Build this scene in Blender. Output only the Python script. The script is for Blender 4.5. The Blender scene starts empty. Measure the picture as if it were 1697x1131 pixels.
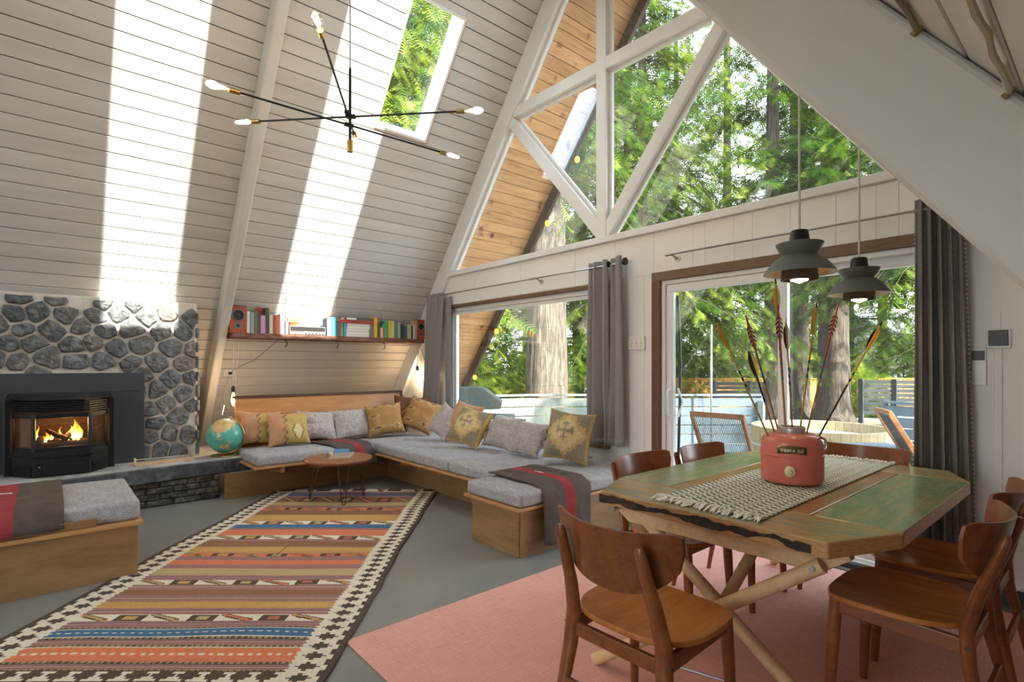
import bpy, bmesh, math, random
import numpy as np
from mathutils import Vector, Matrix, Euler
random.seed(7); rng = np.random.default_rng(11)
scene = bpy.context.scene
COL = scene.collection

# ---------------------------------------------------------------- camera, sky, sun, exposure
H = 1.32                                   # camera height
FPX, CX, HY, W_, H_ = 886.0, 848.5, 605.0, 1697.0, 1131.0
TH = math.atan((1870 - CX) / FPX)
cam_d = bpy.data.cameras.new('camera'); cam = bpy.data.objects.new('camera', cam_d); COL.objects.link(cam)
cam_d.sensor_fit = 'HORIZONTAL'; cam_d.sensor_width = 36.0; cam_d.lens = 36.0 * FPX / W_
cam_d.shift_y = (HY - H_ / 2) / W_
cam_d.clip_start = 0.02; cam_d.clip_end = 400
cam.location = (0, 0, H); cam.rotation_euler = (math.pi / 2, 0, TH)
scene.camera = cam

world = bpy.data.worlds.new('World'); scene.world = world; world.use_nodes = True
wn = world.node_tree.nodes; wn.clear(); wl = world.node_tree.links
w_out = wn.new('ShaderNodeOutputWorld'); w_bg = wn.new('ShaderNodeBackground')
w_tc = wn.new('ShaderNodeTexCoord'); w_sep = wn.new('ShaderNodeSeparateXYZ'); w_ramp = wn.new('ShaderNodeValToRGB')
wl.new(w_tc.outputs['Generated'], w_sep.inputs[0]); wl.new(w_sep.outputs['Z'], w_ramp.inputs[0])
w_ramp.color_ramp.elements[0].position = 0.0; w_ramp.color_ramp.elements[0].color = (0.93, 0.96, 1.0, 1)
w_ramp.color_ramp.elements[1].position = 0.9; w_ramp.color_ramp.elements[1].color = (0.62, 0.78, 1.0, 1)
wl.new(w_ramp.outputs[0], w_bg.inputs['Color']); w_bg.inputs['Strength'].default_value = 5.0
wl.new(w_bg.outputs[0], w_out.inputs['Surface'])

sun_d = bpy.data.lights.new('sun', 'SUN'); sun = bpy.data.objects.new('sun', sun_d); COL.objects.link(sun)
sun_d.energy = 16.0; sun_d.angle = math.radians(0.6); sun_d.color = (1.0, 0.94, 0.84)
SUN_E = math.radians(35)
sun.rotation_euler = Vector((-math.cos(SUN_E), 0.0, -math.sin(SUN_E))).to_track_quat('-Z', 'Y').to_euler()
sun.location = (12, 2, 10)

scene.view_settings.view_transform = 'Standard'; scene.view_settings.look = 'None'
scene.view_settings.exposure = 0.9; scene.view_settings.gamma = 1.0; scene.view_settings.use_curve_mapping = False
try:
    scene.cycles.max_bounces = 8; scene.cycles.diffuse_bounces = 4; scene.cycles.transparent_max_bounces = 8
    scene.cycles.transmission_bounces = 2; scene.cycles.glossy_bounces = 3
    scene.cycles.sample_clamp_indirect = 8.0
except Exception: pass

# ---------------------------------------------------------------- helpers
Fv = np.array([-math.sin(TH), math.cos(TH), 0]); Rv = np.array([math.cos(TH), math.sin(TH), 0])
def ray(x, y): return Fv + Rv * (x - CX) / FPX + np.array([0, 0, (HY - y) / FPX])
def at_d(x, y, d): return np.array([0, 0, H]) + ray(x, y) * d
def at_z(x, y, z):
    r = ray(x, y); return np.array([0, 0, H]) + r * (z - H) / r[2]
def lin(h):
    h = h.lstrip('#'); o = []
    for i in (0, 2, 4):
        c = int(h[i:i + 2], 16) / 255
        o.append(c / 12.92 if c <= 0.04045 else ((c + 0.055) / 1.055) ** 2.4)
    return (o[0], o[1], o[2], 1.0)
def lerp(a, b, t): return a + (b - a) * t
_hash = np.random.default_rng(5).random((64, 64))
def vnoise(x, y):
    x = np.asarray(x, float); y = np.asarray(y, float)
    xi = np.floor(x).astype(int); yi = np.floor(y).astype(int); fx = x - xi; fy = y - yi
    fx = fx * fx * (3 - 2 * fx); fy = fy * fy * (3 - 2 * fy)
    g = lambda a, b: _hash[a % 64, b % 64]
    return (g(xi, yi) * (1 - fx) + g(xi + 1, yi) * fx) * (1 - fy) + (g(xi, yi + 1) * (1 - fx) + g(xi + 1, yi + 1) * fx) * fy

class MB:
    """collects verts and faces of one part"""
    def __init__(s): s.v = []; s.f = []; s.m = []; s.cur = 0
    def add(s, vs, fs):
        b = len(s.v); s.v += [tuple(map(float, v)) for v in vs]
        for f in fs: s.f.append(tuple(b + i for i in f)); s.m.append(s.cur)
        return s
    def box(s, x0, x1, y0, y1, z0, z1):
        vs = [(x, y, z) for x in (x0, x1) for y in (y0, y1) for z in (z0, z1)]
        return s.add(vs, [(0, 1, 3, 2), (4, 6, 7, 5), (0, 4, 5, 1), (2, 3, 7, 6), (0, 2, 6, 4), (1, 5, 7, 3)])
    def hexa(s, p):  # 8 points: bottom loop 4, top loop 4
        return s.add(p, [(3, 2, 1, 0), (4, 5, 6, 7), (0, 1, 5, 4), (1, 2, 6, 5), (2, 3, 7, 6), (3, 0, 4, 7)])
    def prism(s, poly, fn, a, b):
        """poly: 2d points; fn(u,v,w)->xyz ; extruded from w=a to w=b"""
        n = len(poly)
        vs = [fn(u, v, a) for u, v in poly] + [fn(u, v, b) for u, v in poly]
        fs = [tuple(range(n - 1, -1, -1)), tuple(range(n, 2 * n))] + [(i, (i + 1) % n, n + (i + 1) % n, n + i) for i in range(n)]
        return s.add(vs, fs)
    def bar(s, p, q, w, h, up=(0, 0, 1)):
        p = Vector(p); q = Vector(q); d = (q - p).normalized(); u = Vector(up)
        r = d.cross(u)
        if r.length < 1e-4: r = d.cross(Vector((1, 0, 0)))
        r.normalize(); u = r.cross(d).normalized()
        c = [(-w / 2, -h / 2), (w / 2, -h / 2), (w / 2, h / 2), (-w / 2, h / 2)]
        return s.hexa([p + r * a + u * b for a, b in c] + [q + r * a + u * b for a, b in c])
    def tube(s, pts, r, n=8, cap=True, sx=1.0, sy=1.0):
        pts = [Vector(p) for p in pts]; k = len(pts)
        rs = r if hasattr(r, '__len__') else [r] * k
        t0 = (pts[1] - pts[0]).normalized(); ref = Vector((0, 0, 1)) if abs(t0.z) < 0.9 else Vector((1, 0, 0))
        a = t0.cross(ref).normalized(); vs = []
        for i in range(k):
            t = (pts[min(i + 1, k - 1)] - pts[max(i - 1, 0)]).normalized()
            a = (a - t * a.dot(t)).normalized(); b = t.cross(a)
            for j in range(n):
                g = 2 * math.pi * j / n
                vs.append(pts[i] + a * (math.cos(g) * rs[i] * sx) + b * (math.sin(g) * rs[i] * sy))
        fs = [(i * n + j, i * n + (j + 1) % n, (i + 1) * n + (j + 1) % n, (i + 1) * n + j) for i in range(k - 1) for j in range(n)]
        if cap: fs += [tuple(range(n - 1, -1, -1)), tuple((k - 1) * n + j for j in range(n))]
        return s.add(vs, fs)
    def lathe(s, prof, n=24, c=(0, 0, 0), M=None):
        """prof: (r,z) points"""
        vs = []; k = len(prof)
        for r, z in prof:
            for j in range(n):
                g = 2 * math.pi * j / n; v = Vector((r * math.cos(g), r * math.sin(g), z))
                vs.append((M @ v if M else v) + Vector(c))
        fs = [(i * n + j, i * n + (j + 1) % n, (i + 1) * n + (j + 1) % n, (i + 1) * n + j) for i in range(k - 1) for j in range(n)]
        if prof[0][0] > 1e-4: fs.append(tuple(range(n - 1, -1, -1)))
        if prof[-1][0] > 1e-4: fs.append(tuple((k - 1) * n + j for j in range(n)))
        return s.add(vs, fs)
    def sphere(s, c, r, n=16, m=10, sc=(1, 1, 1)):
        return s.lathe([(max(1e-5, r * math.sin(math.pi * i / m)), -r * math.cos(math.pi * i / m)) for i in range(m + 1)], n, c, Matrix.Diagonal(sc))
    def grid(s, fn, nu, nv, wrap=False):
        vs = [fn(i / nu, j / nv) for j in range(nv + 1) for i in range(nu + 1)]
        fs = [(j * (nu + 1) + i, j * (nu + 1) + i + 1, (j + 1) * (nu + 1) + i + 1, (j + 1) * (nu + 1) + i) for j in range(nv) for i in range(nu)]
        return s.add(vs, fs)

def finish(me, mats, smooth):
    for m in (mats if isinstance(mats, (list, tuple)) else [mats]): me.materials.append(m)
    if smooth:
        me.polygons.foreach_set('use_smooth', [True] * len(me.polygons))
        if smooth != 'full':
            try: me.set_sharp_from_angle(angle=math.radians(38))
            except Exception: pass
def obj(name, mb, mat, parent=None, loc=None, smooth=False, bevel=0, bseg=2, subd=0, solid=0, world=True, rot=None, cols=None):
    """one mesh object; world=True: verts given in world space, made local to the parent"""
    me = bpy.data.meshes.new(name)
    me.from_pydata(mb.v, [], mb.f)
    if any(mb.m): me.polygons.foreach_set('material_index', mb.m)
    if cols is not None:
        a = me.color_attributes.new('Col', 'FLOAT_COLOR', 'POINT'); a.data.foreach_set('color', np.asarray(cols, float).ravel())
    bm = bmesh.new(); bm.from_mesh(me); bmesh.ops.recalc_face_normals(bm, faces=bm.faces); bm.to_mesh(me); bm.free()
    finish(me, mat, smooth)
    o = bpy.data.objects.new(name, me); COL.objects.link(o)
    if parent is not None:
        o.parent = parent
        if world: o.matrix_parent_inverse = parent.matrix_basis.inverted() if parent.parent is None else (parent.parent.matrix_basis @ parent.matrix_parent_inverse @ parent.matrix_basis).inverted()
    if loc is not None: o.location = loc
    if rot is not None: o.rotation_euler = rot
    if bevel:
        b = o.modifiers.new('bevel', 'BEVEL'); b.width = bevel; b.segments = bseg; b.limit_method = 'ANGLE'; b.angle_limit = math.radians(40)
    if solid:
        b = o.modifiers.new('solid', 'SOLIDIFY'); b.thickness = solid; b.offset = 0
    if subd:
        b = o.modifiers.new('sub', 'SUBSURF'); b.levels = subd; b.render_levels = subd
    return o
def tag(o, label=None, cat=None, group=None, kind=None):
    if label: o['label'] = label
    if cat: o['category'] = cat
    if group: o['group'] = group
    if kind: o['kind'] = kind
    return o
def thing(name, label, cat, loc=(0, 0, 0), rotz=0, group=None):
    o = bpy.data.objects.new(name, None); COL.objects.link(o); o.empty_display_size = 0.1
    o.location = loc; o.rotation_euler = (0, 0, rotz)
    o.matrix_basis = Matrix.Translation(loc) @ Matrix.Rotation(rotz, 4, 'Z')
    return tag(o, label, cat, group)
def struct(name, mb=None, mat=None, label=None, **k):
    if mb is None:
        o = bpy.data.objects.new(name, None); COL.objects.link(o)
    else: o = obj(name, mb, mat, **k)
    return tag(o, label, None, None, 'structure')
def fastmesh(name, V, Fq, mats, cols=None, midx=None, smooth=False):
    """numpy mesh: V (n,3), Fq (m,k)"""
    me = bpy.data.meshes.new(name); V = np.asarray(V, np.float32); Fq = np.asarray(Fq, np.int32); k = Fq.shape[1]
    me.vertices.add(len(V)); me.vertices.foreach_set('co', V.ravel())
    me.loops.add(Fq.size); me.loops.foreach_set('vertex_index', Fq.ravel())
    me.polygons.add(len(Fq)); me.polygons.foreach_set('loop_start', np.arange(0, Fq.size, k, dtype=np.int32))
    if midx is not None: me.polygons.foreach_set('material_index', np.asarray(midx, np.int32))
    me.update(calc_edges=True)
    if cols is not None:
        dom = 'POINT' if len(cols) == len(V) else 'CORNER'
        a = me.color_attributes.new('Col', 'FLOAT_COLOR', dom)
        a.data.foreach_set('color', np.asarray(cols, np.float32).ravel())
    finish(me, mats, 'full' if smooth else False)
    return me
def link(name, me, parent=None, loc=None, rot=None):
    o = bpy.data.objects.new(name, me); COL.objects.link(o); o.parent = parent
    if loc is not None: o.location = loc
    if rot is not None: o.rotation_euler = rot
    return o
def copy_tree(o, parent=None):
    c = o.copy(); COL.objects.link(c)
    if parent is not None: c.parent = parent
    for ch in list(o.children): copy_tree(ch, c)
    return c

# ---------------------------------------------------------------- materials
def newmat(name):
    m = bpy.data.materials.new(name); m.use_nodes = True
    nt = m.node_tree; b = nt.nodes['Principled BSDF']; return m, nt, b
def setspec(b, v):
    for k in ('Specular IOR Level', 'Specular'):
        if k in b.inputs: b.inputs[k].default_value = v; return
def coords(nt, scale=(1, 1, 1), kind='Object'):
    tc = nt.nodes.new('ShaderNodeTexCoord'); mp = nt.nodes.new('ShaderNodeMapping'); mp.inputs['Scale'].default_value = scale
    nt.links.new(tc.outputs[kind], mp.inputs[0]); return mp.outputs[0]
def noise(nt, co, scale, detail=3, rough=0.5, dist=0.0):
    n = nt.nodes.new('ShaderNodeTexNoise'); n.inputs['Scale'].default_value = scale; n.inputs['Detail'].default_value = detail
    n.inputs['Roughness'].default_value = rough; n.inputs['Distortion'].default_value = dist
    nt.links.new(co, n.inputs['Vector']); return n.outputs['Fac']
def ramp(nt, fac, stops, interp='LINEAR'):
    r = nt.nodes.new('ShaderNodeValToRGB'); r.color_ramp.interpolation = interp
    e = r.color_ramp.elements
    while len(e) < len(stops): e.new(0.5)
    for i, (p, c) in enumerate(stops): e[i].position = p; e[i].color = lin(c) if isinstance(c, str) else c
    nt.links.new(fac, r.inputs[0]); return r.outputs[0]
def mixc(nt, a, b, fac, mode='MIX'):
    n = nt.nodes.new('ShaderNodeMix'); n.data_type = 'RGBA'; n.blend_type = mode
    for s, v in ((n.inputs[6], a), (n.inputs[7], b)):
        if isinstance(v, (tuple, list)): s.default_value = v
        else: nt.links.new(v, s)
    if isinstance(fac, (int, float)): n.inputs[0].default_value = fac
    else: nt.links.new(fac, n.inputs[0])
    return n.outputs[2]
def bump(nt, b, h, strength=0.2, dist=0.01):
    n = nt.nodes.new('ShaderNodeBump'); n.inputs['Strength'].default_value = strength; n.inputs['Distance'].default_value = dist
    nt.links.new(h, n.inputs['Height']); nt.links.new(n.outputs[0], b.inputs['Normal'])
def plain(name, c1, c2=None, rough=0.6, nscale=3.0, metal=0.0, bs=0.0, bscale=40.0, stretch=(1, 1, 1), spec=0.5, vary=0.0, lo=.35, hi=.65):
    m, nt, b = newmat(name); co = coords(nt, stretch)
    b.inputs['Roughness'].default_value = rough; b.inputs['Metallic'].default_value = metal; setspec(b, spec)
    f = noise(nt, co, nscale, 4)
    c = ramp(nt, f, [(lo, c1), (hi, c2 or c1)])
    if vary:
        oi = nt.nodes.new('ShaderNodeObjectInfo')
        v = ramp(nt, oi.outputs['Random'], [(0, (1 - vary,) * 3 + (1,)), (1, (1 + vary * .4,) * 3 + (1,))])
        c = mixc(nt, c, v, 1.0, 'MULTIPLY')
    nt.links.new(c, b.inputs['Base Color'])
    if bs: bump(nt, b, noise(nt, co, bscale, 4), bs)
    return m
def wood(name, c1, c2, c3=None, grain=(1, 1, 1), scale=9.0, rough=0.4, vary=0.0, bs=0.08, knots=None, spec=0.5):
    """grain: coordinate scale, small along the fibre"""
    m, nt, b = newmat(name); co = coords(nt, grain)
    oi = nt.nodes.new('ShaderNodeObjectInfo')
    off = nt.nodes.new('ShaderNodeVectorMath'); off.operation = 'MULTIPLY_ADD'; off.inputs[1].default_value = (0, 0, 0)
    sc = nt.nodes.new('ShaderNodeVectorMath'); sc.operation = 'SCALE'; sc.inputs[0].default_value = (13, 17, 7); nt.links.new(oi.outputs['Random'], sc.inputs['Scale'])
    ad = nt.nodes.new('ShaderNodeVectorMath'); ad.operation = 'ADD'; nt.links.new(co, ad.inputs[0]); nt.links.new(sc.outputs[0], ad.inputs[1])
    f = noise(nt, ad.outputs[0], scale, 6, 0.6, 0.6)
    stops = [(0.3, c1), (0.7, c2)] if c3 is None else [(0.25, c1), (0.5, c2), (0.75, c3)]
    c = ramp(nt, f, stops)
    f2 = noise(nt, ad.outputs[0], scale * 5, 3, 0.6)
    c = mixc(nt, c, ramp(nt, f2, [(0.3, (.78, .78, .78, 1)), (0.6, (1, 1, 1, 1))]), 0.7, 'MULTIPLY')
    if knots:
        co2 = coords(nt, (1, 1, 1)); k = noise(nt, co2, 4.0, 2)
        c = mixc(nt, c, lin(knots), ramp(nt, k, [(0.66, (0, 0, 0, 1)), (0.74, (1, 1, 1, 1))]))
    if vary:
        v = ramp(nt, oi.outputs['Random'], [(0, (1 - vary,) * 3 + (1,)), (1, (1 + vary * .3,) * 3 + (1,))])
        c = mixc(nt, c, v, 1.0, 'MULTIPLY')
    nt.links.new(c, b.inputs['Base Color']); b.inputs['Roughness'].default_value = rough; setspec(b, spec)
    if bs: bump(nt, b, f2, bs, 0.005)
    return m
def attr_mat(name, rough=0.8, bs=0.25, bscale=300.0, amt=0.25, spec=0.3, nscale=60, stretch=(1, 1, 1), sheen=0.0):
    m, nt, b = newmat(name); a = nt.nodes.new('ShaderNodeAttribute'); a.attribute_name = 'Col'
    co = coords(nt, stretch); f = noise(nt, co, nscale, 3)
    c = mixc(nt, a.outputs['Color'], ramp(nt, f, [(0.3, (1 - amt,) * 3 + (1,)), (0.7, (1 + amt * .3,) * 3 + (1,))]), 1.0, 'MULTIPLY')
    nt.links.new(c, b.inputs['Base Color']); b.inputs['Roughness'].default_value = rough; setspec(b, spec)
    if bs: bump(nt, b, noise(nt, co, bscale, 2), bs, 0.004)
    return m
def emis(name, col, strength, base=None):
    m, nt, b = newmat(name); b.inputs['Base Color'].default_value = lin(base or col)
    b.inputs['Emission Color'].default_value = lin(col); b.inputs['Emission Strength'].default_value = strength; return m
def glass_mat(name, tint=(1, 1, 1, 1), refl=1.0, rough=0.0):
    m = bpy.data.materials.new(name); m.use_nodes = True; nt = m.node_tree; nt.nodes.clear()
    o = nt.nodes.new('ShaderNodeOutputMaterial'); mx = nt.nodes.new('ShaderNodeMixShader')
    t = nt.nodes.new('ShaderNodeBsdfTransparent'); t.inputs[0].default_value = tint
    g = nt.nodes.new('ShaderNodeBsdfGlossy'); g.inputs['Roughness'].default_value = rough
    fr = nt.nodes.new('ShaderNodeLayerWeight'); fr.inputs['Blend'].default_value = 0.5
    pw = nt.nodes.new('ShaderNodeMath'); pw.operation = 'POWER'; pw.inputs[1].default_value = 4.0
    mu = nt.nodes.new('ShaderNodeMath'); mu.operation = 'MULTIPLY_ADD'; mu.inputs[1].default_value = 0.9; mu.inputs[2].default_value = 0.045 * refl; mu.use_clamp = True
    nt.links.new(fr.outputs['Facing'], pw.inputs[0]); nt.links.new(pw.outputs[0], mu.inputs[0]); nt.links.new(mu.outputs[0], mx.inputs[0])
    nt.links.new(t.outputs[0], mx.inputs[1]); nt.links.new(g.outputs[0], mx.inputs[2]); nt.links.new(mx.outputs[0], o.inputs[0])
    return m
def fabric(name, c1, c2, nscale=8.0, weave=220.0, rough=0.95, bs=0.35, stretch=(1, 1, 1), heather=0.35, bd=0.003):
    m, nt, b = newmat(name); co = coords(nt, stretch)
    f = noise(nt, co, nscale, 4); g = noise(nt, co, weave, 2)
    c = ramp(nt, f, [(0.3, c1), (0.7, c2)])
    c = mixc(nt, c, ramp(nt, g, [(0.35, (1 - heather,) * 3 + (1,)), (0.65, (1.08,) * 3 + (1,))]), 1.0, 'MULTIPLY')
    nt.links.new(c, b.inputs['Base Color']); b.inputs['Roughness'].default_value = rough; setspec(b, 0.2)
    bump(nt, b, g, bs, bd)
    return m

M = {}
M['white_board'] = plain('white_board', '#c9c5bf', '#d3cfc9', rough=0.42, nscale=1.3, stretch=(6, .6, 6), bs=0.06, bscale=14, vary=0.05)
M['white_paint'] = plain('white_paint', '#e8e5df', '#eeebe6', rough=0.5, nscale=2, bs=0.05, bscale=20)
M['white_frame'] = plain('white_frame', '#e2e0dc', '#e8e6e2', rough=0.4, nscale=2, bs=0.03, bscale=30)
M['beam_paint'] = plain('beam_paint', '#c9c4bb', '#d0cbc3', rough=0.45, nscale=3, bs=0.25, bscale=7)
M['vinyl'] = plain('vinyl', '#e8e8e6', rough=0.35)
M['gap_dark'] = plain('gap_dark', '#4d4943', rough=0.9)
M['roof_outer'] = plain('roof_outer', '#5a5550', rough=0.9)
M['cedar'] = wood('cedar', '#b0743c', '#d6a068', '#e2b47c', grain=(9, .8, 9), scale=2.4, rough=0.7, vary=0.2, knots='#6b3f22')
M['barge'] = wood('barge', '#3b2b20', '#5a4433', grain=(6, 6, 1), scale=4, rough=0.8)
M['brown_trim'] = wood('brown_trim', '#5d4632', '#7a6048', '#6b4a33', grain=(1.2, 9, 9), scale=4, rough=0.6)
M['brown_trim_v'] = wood('brown_trim_v', '#57392a', '#744e39', '#5f4030', grain=(9, 9, 1.2), scale=4, rough=0.6)
M['ply'] = wood('ply', '#7d5d3b', '#99754c', '#a58058', grain=(5, 1.0, 5), scale=1.7, rough=0.42, bs=0.03)
M['ply_x'] = wood('ply_x', '#7d5d3b', '#99754c', '#a58058', grain=(1.0, 5, 5), scale=1.7, rough=0.42, bs=0.03)
M['ply_edge'] = wood('ply_edge', '#b5824f', '#c99a66', grain=(3, 3, 30), scale=2, rough=0.5)
M['backboard'] = wood('backboard', '#9c6532', '#b87c42', '#c48a50', grain=(4, .7, 6), scale=2.0, rough=0.38, bs=0.02)
M['dark_frame'] = wood('dark_frame', '#4b3022', '#654433', grain=(8, 1, 8), scale=4, rough=0.5)
M['chair_wood'] = wood('chair_wood', '#66361c', '#854b28', '#945830', grain=(9, 1.2, 9), scale=2.4, rough=0.28, bs=0.02)
M['chair_seat'] = wood('chair_seat', '#935222', '#b36f33', '#c2803f', grain=(7, .9, 7), scale=1.8, rough=0.24, bs=0.015)
M['trestle'] = wood('trestle', '#c79a68', '#dab586', '#e2c399', grain=(3, 3, 3), scale=3, rough=0.5, bs=0.02)
M['black_metal'] = plain('black_metal', '#29292a', '#303031', rough=0.38, metal=0.6)
M['black_iron'] = plain('black_iron', '#1b1b1c', '#252526', rough=0.5, metal=0.3, bs=0.05, bscale=120)
M['panel_metal'] = plain('panel_metal', '#44464c', '#4d5056', rough=0.45, metal=0.4, nscale=2)
M['steel'] = plain('steel', '#a8a8a6', '#b8b8b5', rough=0.28, metal=1.0)
M['brass'] = plain('brass', '#a8905a', '#b59c66', rough=0.3, metal=1.0)
M['bronze_rod'] = plain('bronze_rod', '#5b4a3a', '#6b5847', rough=0.4, metal=0.8)
M['glass'] = glass_mat('glass', (0.96, 0.975, 0.97, 1), 1.7)
M['fire_glass'] = glass_mat('fire_glass', (0.9, .88, .86, 1), 1.0)
M['bulb_glass'] = glass_mat('bulb_glass', (1, .98, .95, 1), 1.6)
M['grey_curtain'] = fabric('grey_curtain', '#8d8885', '#9c9794', nscale=5, weave=260, stretch=(1, 1, .25), heather=.22)
M['taupe_curtain'] = fabric('taupe_curtain', '#75726e', '#84817d', nscale=5, weave=260, stretch=(1, 1, .3), heather=.25)
M['cushion'] = fabric('cushion', '#a9a7a9', '#bebcbd', nscale=16, weave=120, stretch=(.5, 2, 2), heather=.4)
M['blanket'] = fabric('blanket', '#584f48', '#675d55', nscale=10, weave=240, heather=.3)
M['blanket_red'] = fabric('blanket_red', '#93393f', '#a5464a', nscale=10, weave=240, heather=.2)
M['fluffy'] = fabric('fluffy', '#c4b9b3', '#ddd3cd', nscale=26, weave=110, bs=1.0, heather=.2, bd=0.02)
M['attr_cloth'] = attr_mat('attr_cloth', amt=.3, nscale=90)
M['attr_gloss'] = attr_mat('attr_gloss', rough=0.22, bs=0, amt=.06, spec=.5, nscale=8)
M['attr_print'] = attr_mat('attr_print', rough=0.55, bs=0, amt=.08, nscale=20)
# ---------------------------------------------------------------- the A-frame shell
XL, XR, K = -8.0, 1.28, 1.3
AL = math.atan(K); CA, SA = math.cos(AL), math.sin(AL)
XM = (XL + XR) / 2; ZR = (XR - XL) / 2 * K; SL = ZR / SA
YB, YG, YO = -4.6, 3.98, 5.22            # back wall, gable wall, end of roof overhang
def slope(side, s, y, n):
    if side == 'l': return (XL + s * CA + n * SA, y, s * SA - n * CA)
    return (XR - s * CA - n * SA, y, s * SA - n * CA)
def sbox(mb, side, s0, s1, y0, y1, n0, n1):
    p = lambda s, y, n: slope(side, s, y, n)
    return mb.hexa([p(s0, y0, n0), p(s1, y0, n0), p(s1, y1, n0), p(s0, y1, n0), p(s0, y0, n1), p(s1, y0, n1), p(s1, y1, n1), p(s0, y1, n1)])
def zs(z): return z / SA
SKY_L = (2.56, 3.14, zs(3.79), zs(4.76))
SUNLIT = [(0.375, 0.985), (2.01, 2.65), (-2.35, -1.75), (-4.2, -3.6)]  # negative ranges: unseen rear skylights, added so their sun strips bounce light
SKY_R = [(a, b, zs(4.53), zs(5.75)) for a, b in SUNLIT]
def spans(y0, y1, holes, s0, s1):
    cur = [(y0, y1)]
    for a, b, h0, h1 in holes:
        if s1 > h0 + 1e-6 and s0 < h1 - 1e-6:
            nx = []
            for u, v in cur:
                if a > u: nx.append((u, min(a, v)))
                if b < v: nx.append((max(b, u), v))
            cur = [q for q in nx if q[1] - q[0] > 0.005]
    return cur
def holes_split(a, b, holes):
    es = sorted({a, b, *[h for q in holes for h in q[2:4] if a < h < b]}); return list(zip(es[:-1], es[1:]))

floor = struct('floor', MB().box(XL - .2, XR + .2, YB - .1, YG + .14, -0.12, 0.0), None) if False else None
fm, nt, b = newmat('painted_concrete'); co = coords(nt)
c = ramp(nt, noise(nt, co, 1.2, 5, .6), [(0.3, '#7d7e7a'), (0.7, '#8c8d88')])
scr = nt.nodes.new('ShaderNodeTexVoronoi'); scr.feature = 'DISTANCE_TO_EDGE'; scr.inputs['Scale'].default_value = 0.55
wv = nt.nodes.new('ShaderNodeVectorMath'); wv.operation = 'ADD'; nz = nt.nodes.new('ShaderNodeTexNoise'); nz.inputs['Scale'].default_value = 2.2; nt.links.new(co, nz.inputs['Vector'])
nt.links.new(co, wv.inputs[0]); nt.links.new(nz.outputs['Color'], wv.inputs[1]); nt.links.new(wv.outputs[0], scr.inputs['Vector'])
edge = ramp(nt, scr.outputs['Distance'], [(0.0, (1, 1, 1, 1)), (0.004, (0, 0, 0, 1))])
msk = ramp(nt, noise(nt, co, 2.6, 2), [(0.55, (0, 0, 0, 1)), (0.62, (1, 1, 1, 1))])
c = mixc(nt, c, lin('#b4b3ad'), mixc(nt, edge, msk, 1.0, 'MULTIPLY'))
nt.links.new(c, b.inputs['Base Color']); b.inputs['Roughness'].default_value = 0.36; setspec(b, .4)
bump(nt, b, noise(nt, co, 6, 4), 0.06, 0.02)
M['floor'] = fm
struct('floor', MB().box(XL - .2, XR + .2, YB - .1, YG + .02, -0.14, 0.0), M['floor'], 'grey painted concrete floor')

PITCH, S0 = 0.136, 2.560
for side in 'lr':
    nm = 'ceiling_left' if side == 'l' else 'ceiling_right'
    holes = [SKY_L] if side == 'l' else SKY_R
    mb = MB()
    for a, bb in holes_split(-.15, SL + .02, holes):
        for u, v in spans(YB - .1, YG + .1, holes, a, bb): sbox(mb, side, a, bb, u, v, -0.26, -0.021)
    for a, bb in holes_split(-.15, SL + .02, []): sbox(mb, side, a, bb, YG + .1, YO, -0.26, -0.021)
    root = struct(nm, mb, M['gap_dark'], 'white painted board slope of the A-frame')
    n = -int(S0 / PITCH) - 1; sb = S0 if side == 'l' else 2.45
    while sb + n * PITCH < SL:
        a, bb = sb + n * PITCH, sb + (n + 1) * PITCH; n += 1
        if bb < .02: continue
        a = max(a, 0.0); bb = min(bb, SL - .005)
        if side == 'r' and bb < .3: continue
        pieces = [(a, bb, u, v) for u, v in spans(YB, YG, holes, a, bb)]
        for (h0, h1, g0, g1) in holes:      # boards cut lengthwise by a skylight
            if a < g0 - .02 < bb and bb > g0: pieces.append((a, g0, h0, h1))
            if a < g1 and g1 + .02 < bb: pieces.append((g1, bb, h0, h1))
        for (q0, q1, u, v) in pieces:
            jit = random.uniform(-.0012, .0012)
            o = obj('board', sbox(MB(), side, q0 + .0036, q1 - .0036, u, v, -0.02, 0.0 + jit), M['white_board'], root, bevel=0.003, bseg=1)
        if a > .6: obj('soffit_board', sbox(MB(), side, a + .003, bb - .003, YG + .12, YO - .04, -0.02, random.uniform(-.002, .002)), M['cedar'], root)
    # rafters
    for y0 in (1.39, -1.16, -3.75):
        o = struct('trim_1', sbox(MB(), side, 0.02, SL - .1, y0, y0 + .092, 0.001, 0.225), M['beam_paint'], 'white painted sloping roof beam', bevel=0.018, bseg=3)
    struct('trim_2', sbox(MB(), side, 0.02, SL - .1, YG - .05, YG + .03, 0.001, 0.235), M['white_frame'], 'white board along the gable edge', bevel=0.004)
    struct('trim_3', sbox(MB(), side, 0.02, SL - .1, YG + .02, YG + .06, 0.235, 0.262), M['white_frame'], 'white glazing bead along the roof slope')
    struct('trim_4', sbox(MB(), side, 0.3, SL + .05, YO - .04, YO + .01, -0.30, 0.13), M['barge'], 'dark brown barge board under the roof overhang')
# ridge beam
struct('trim_5', MB().box(XM - .09, XM + .09, YB, YG, ZR - .55, ZR - .12), M['beam_paint'], 'white ridge beam', bevel=.01)

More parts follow.
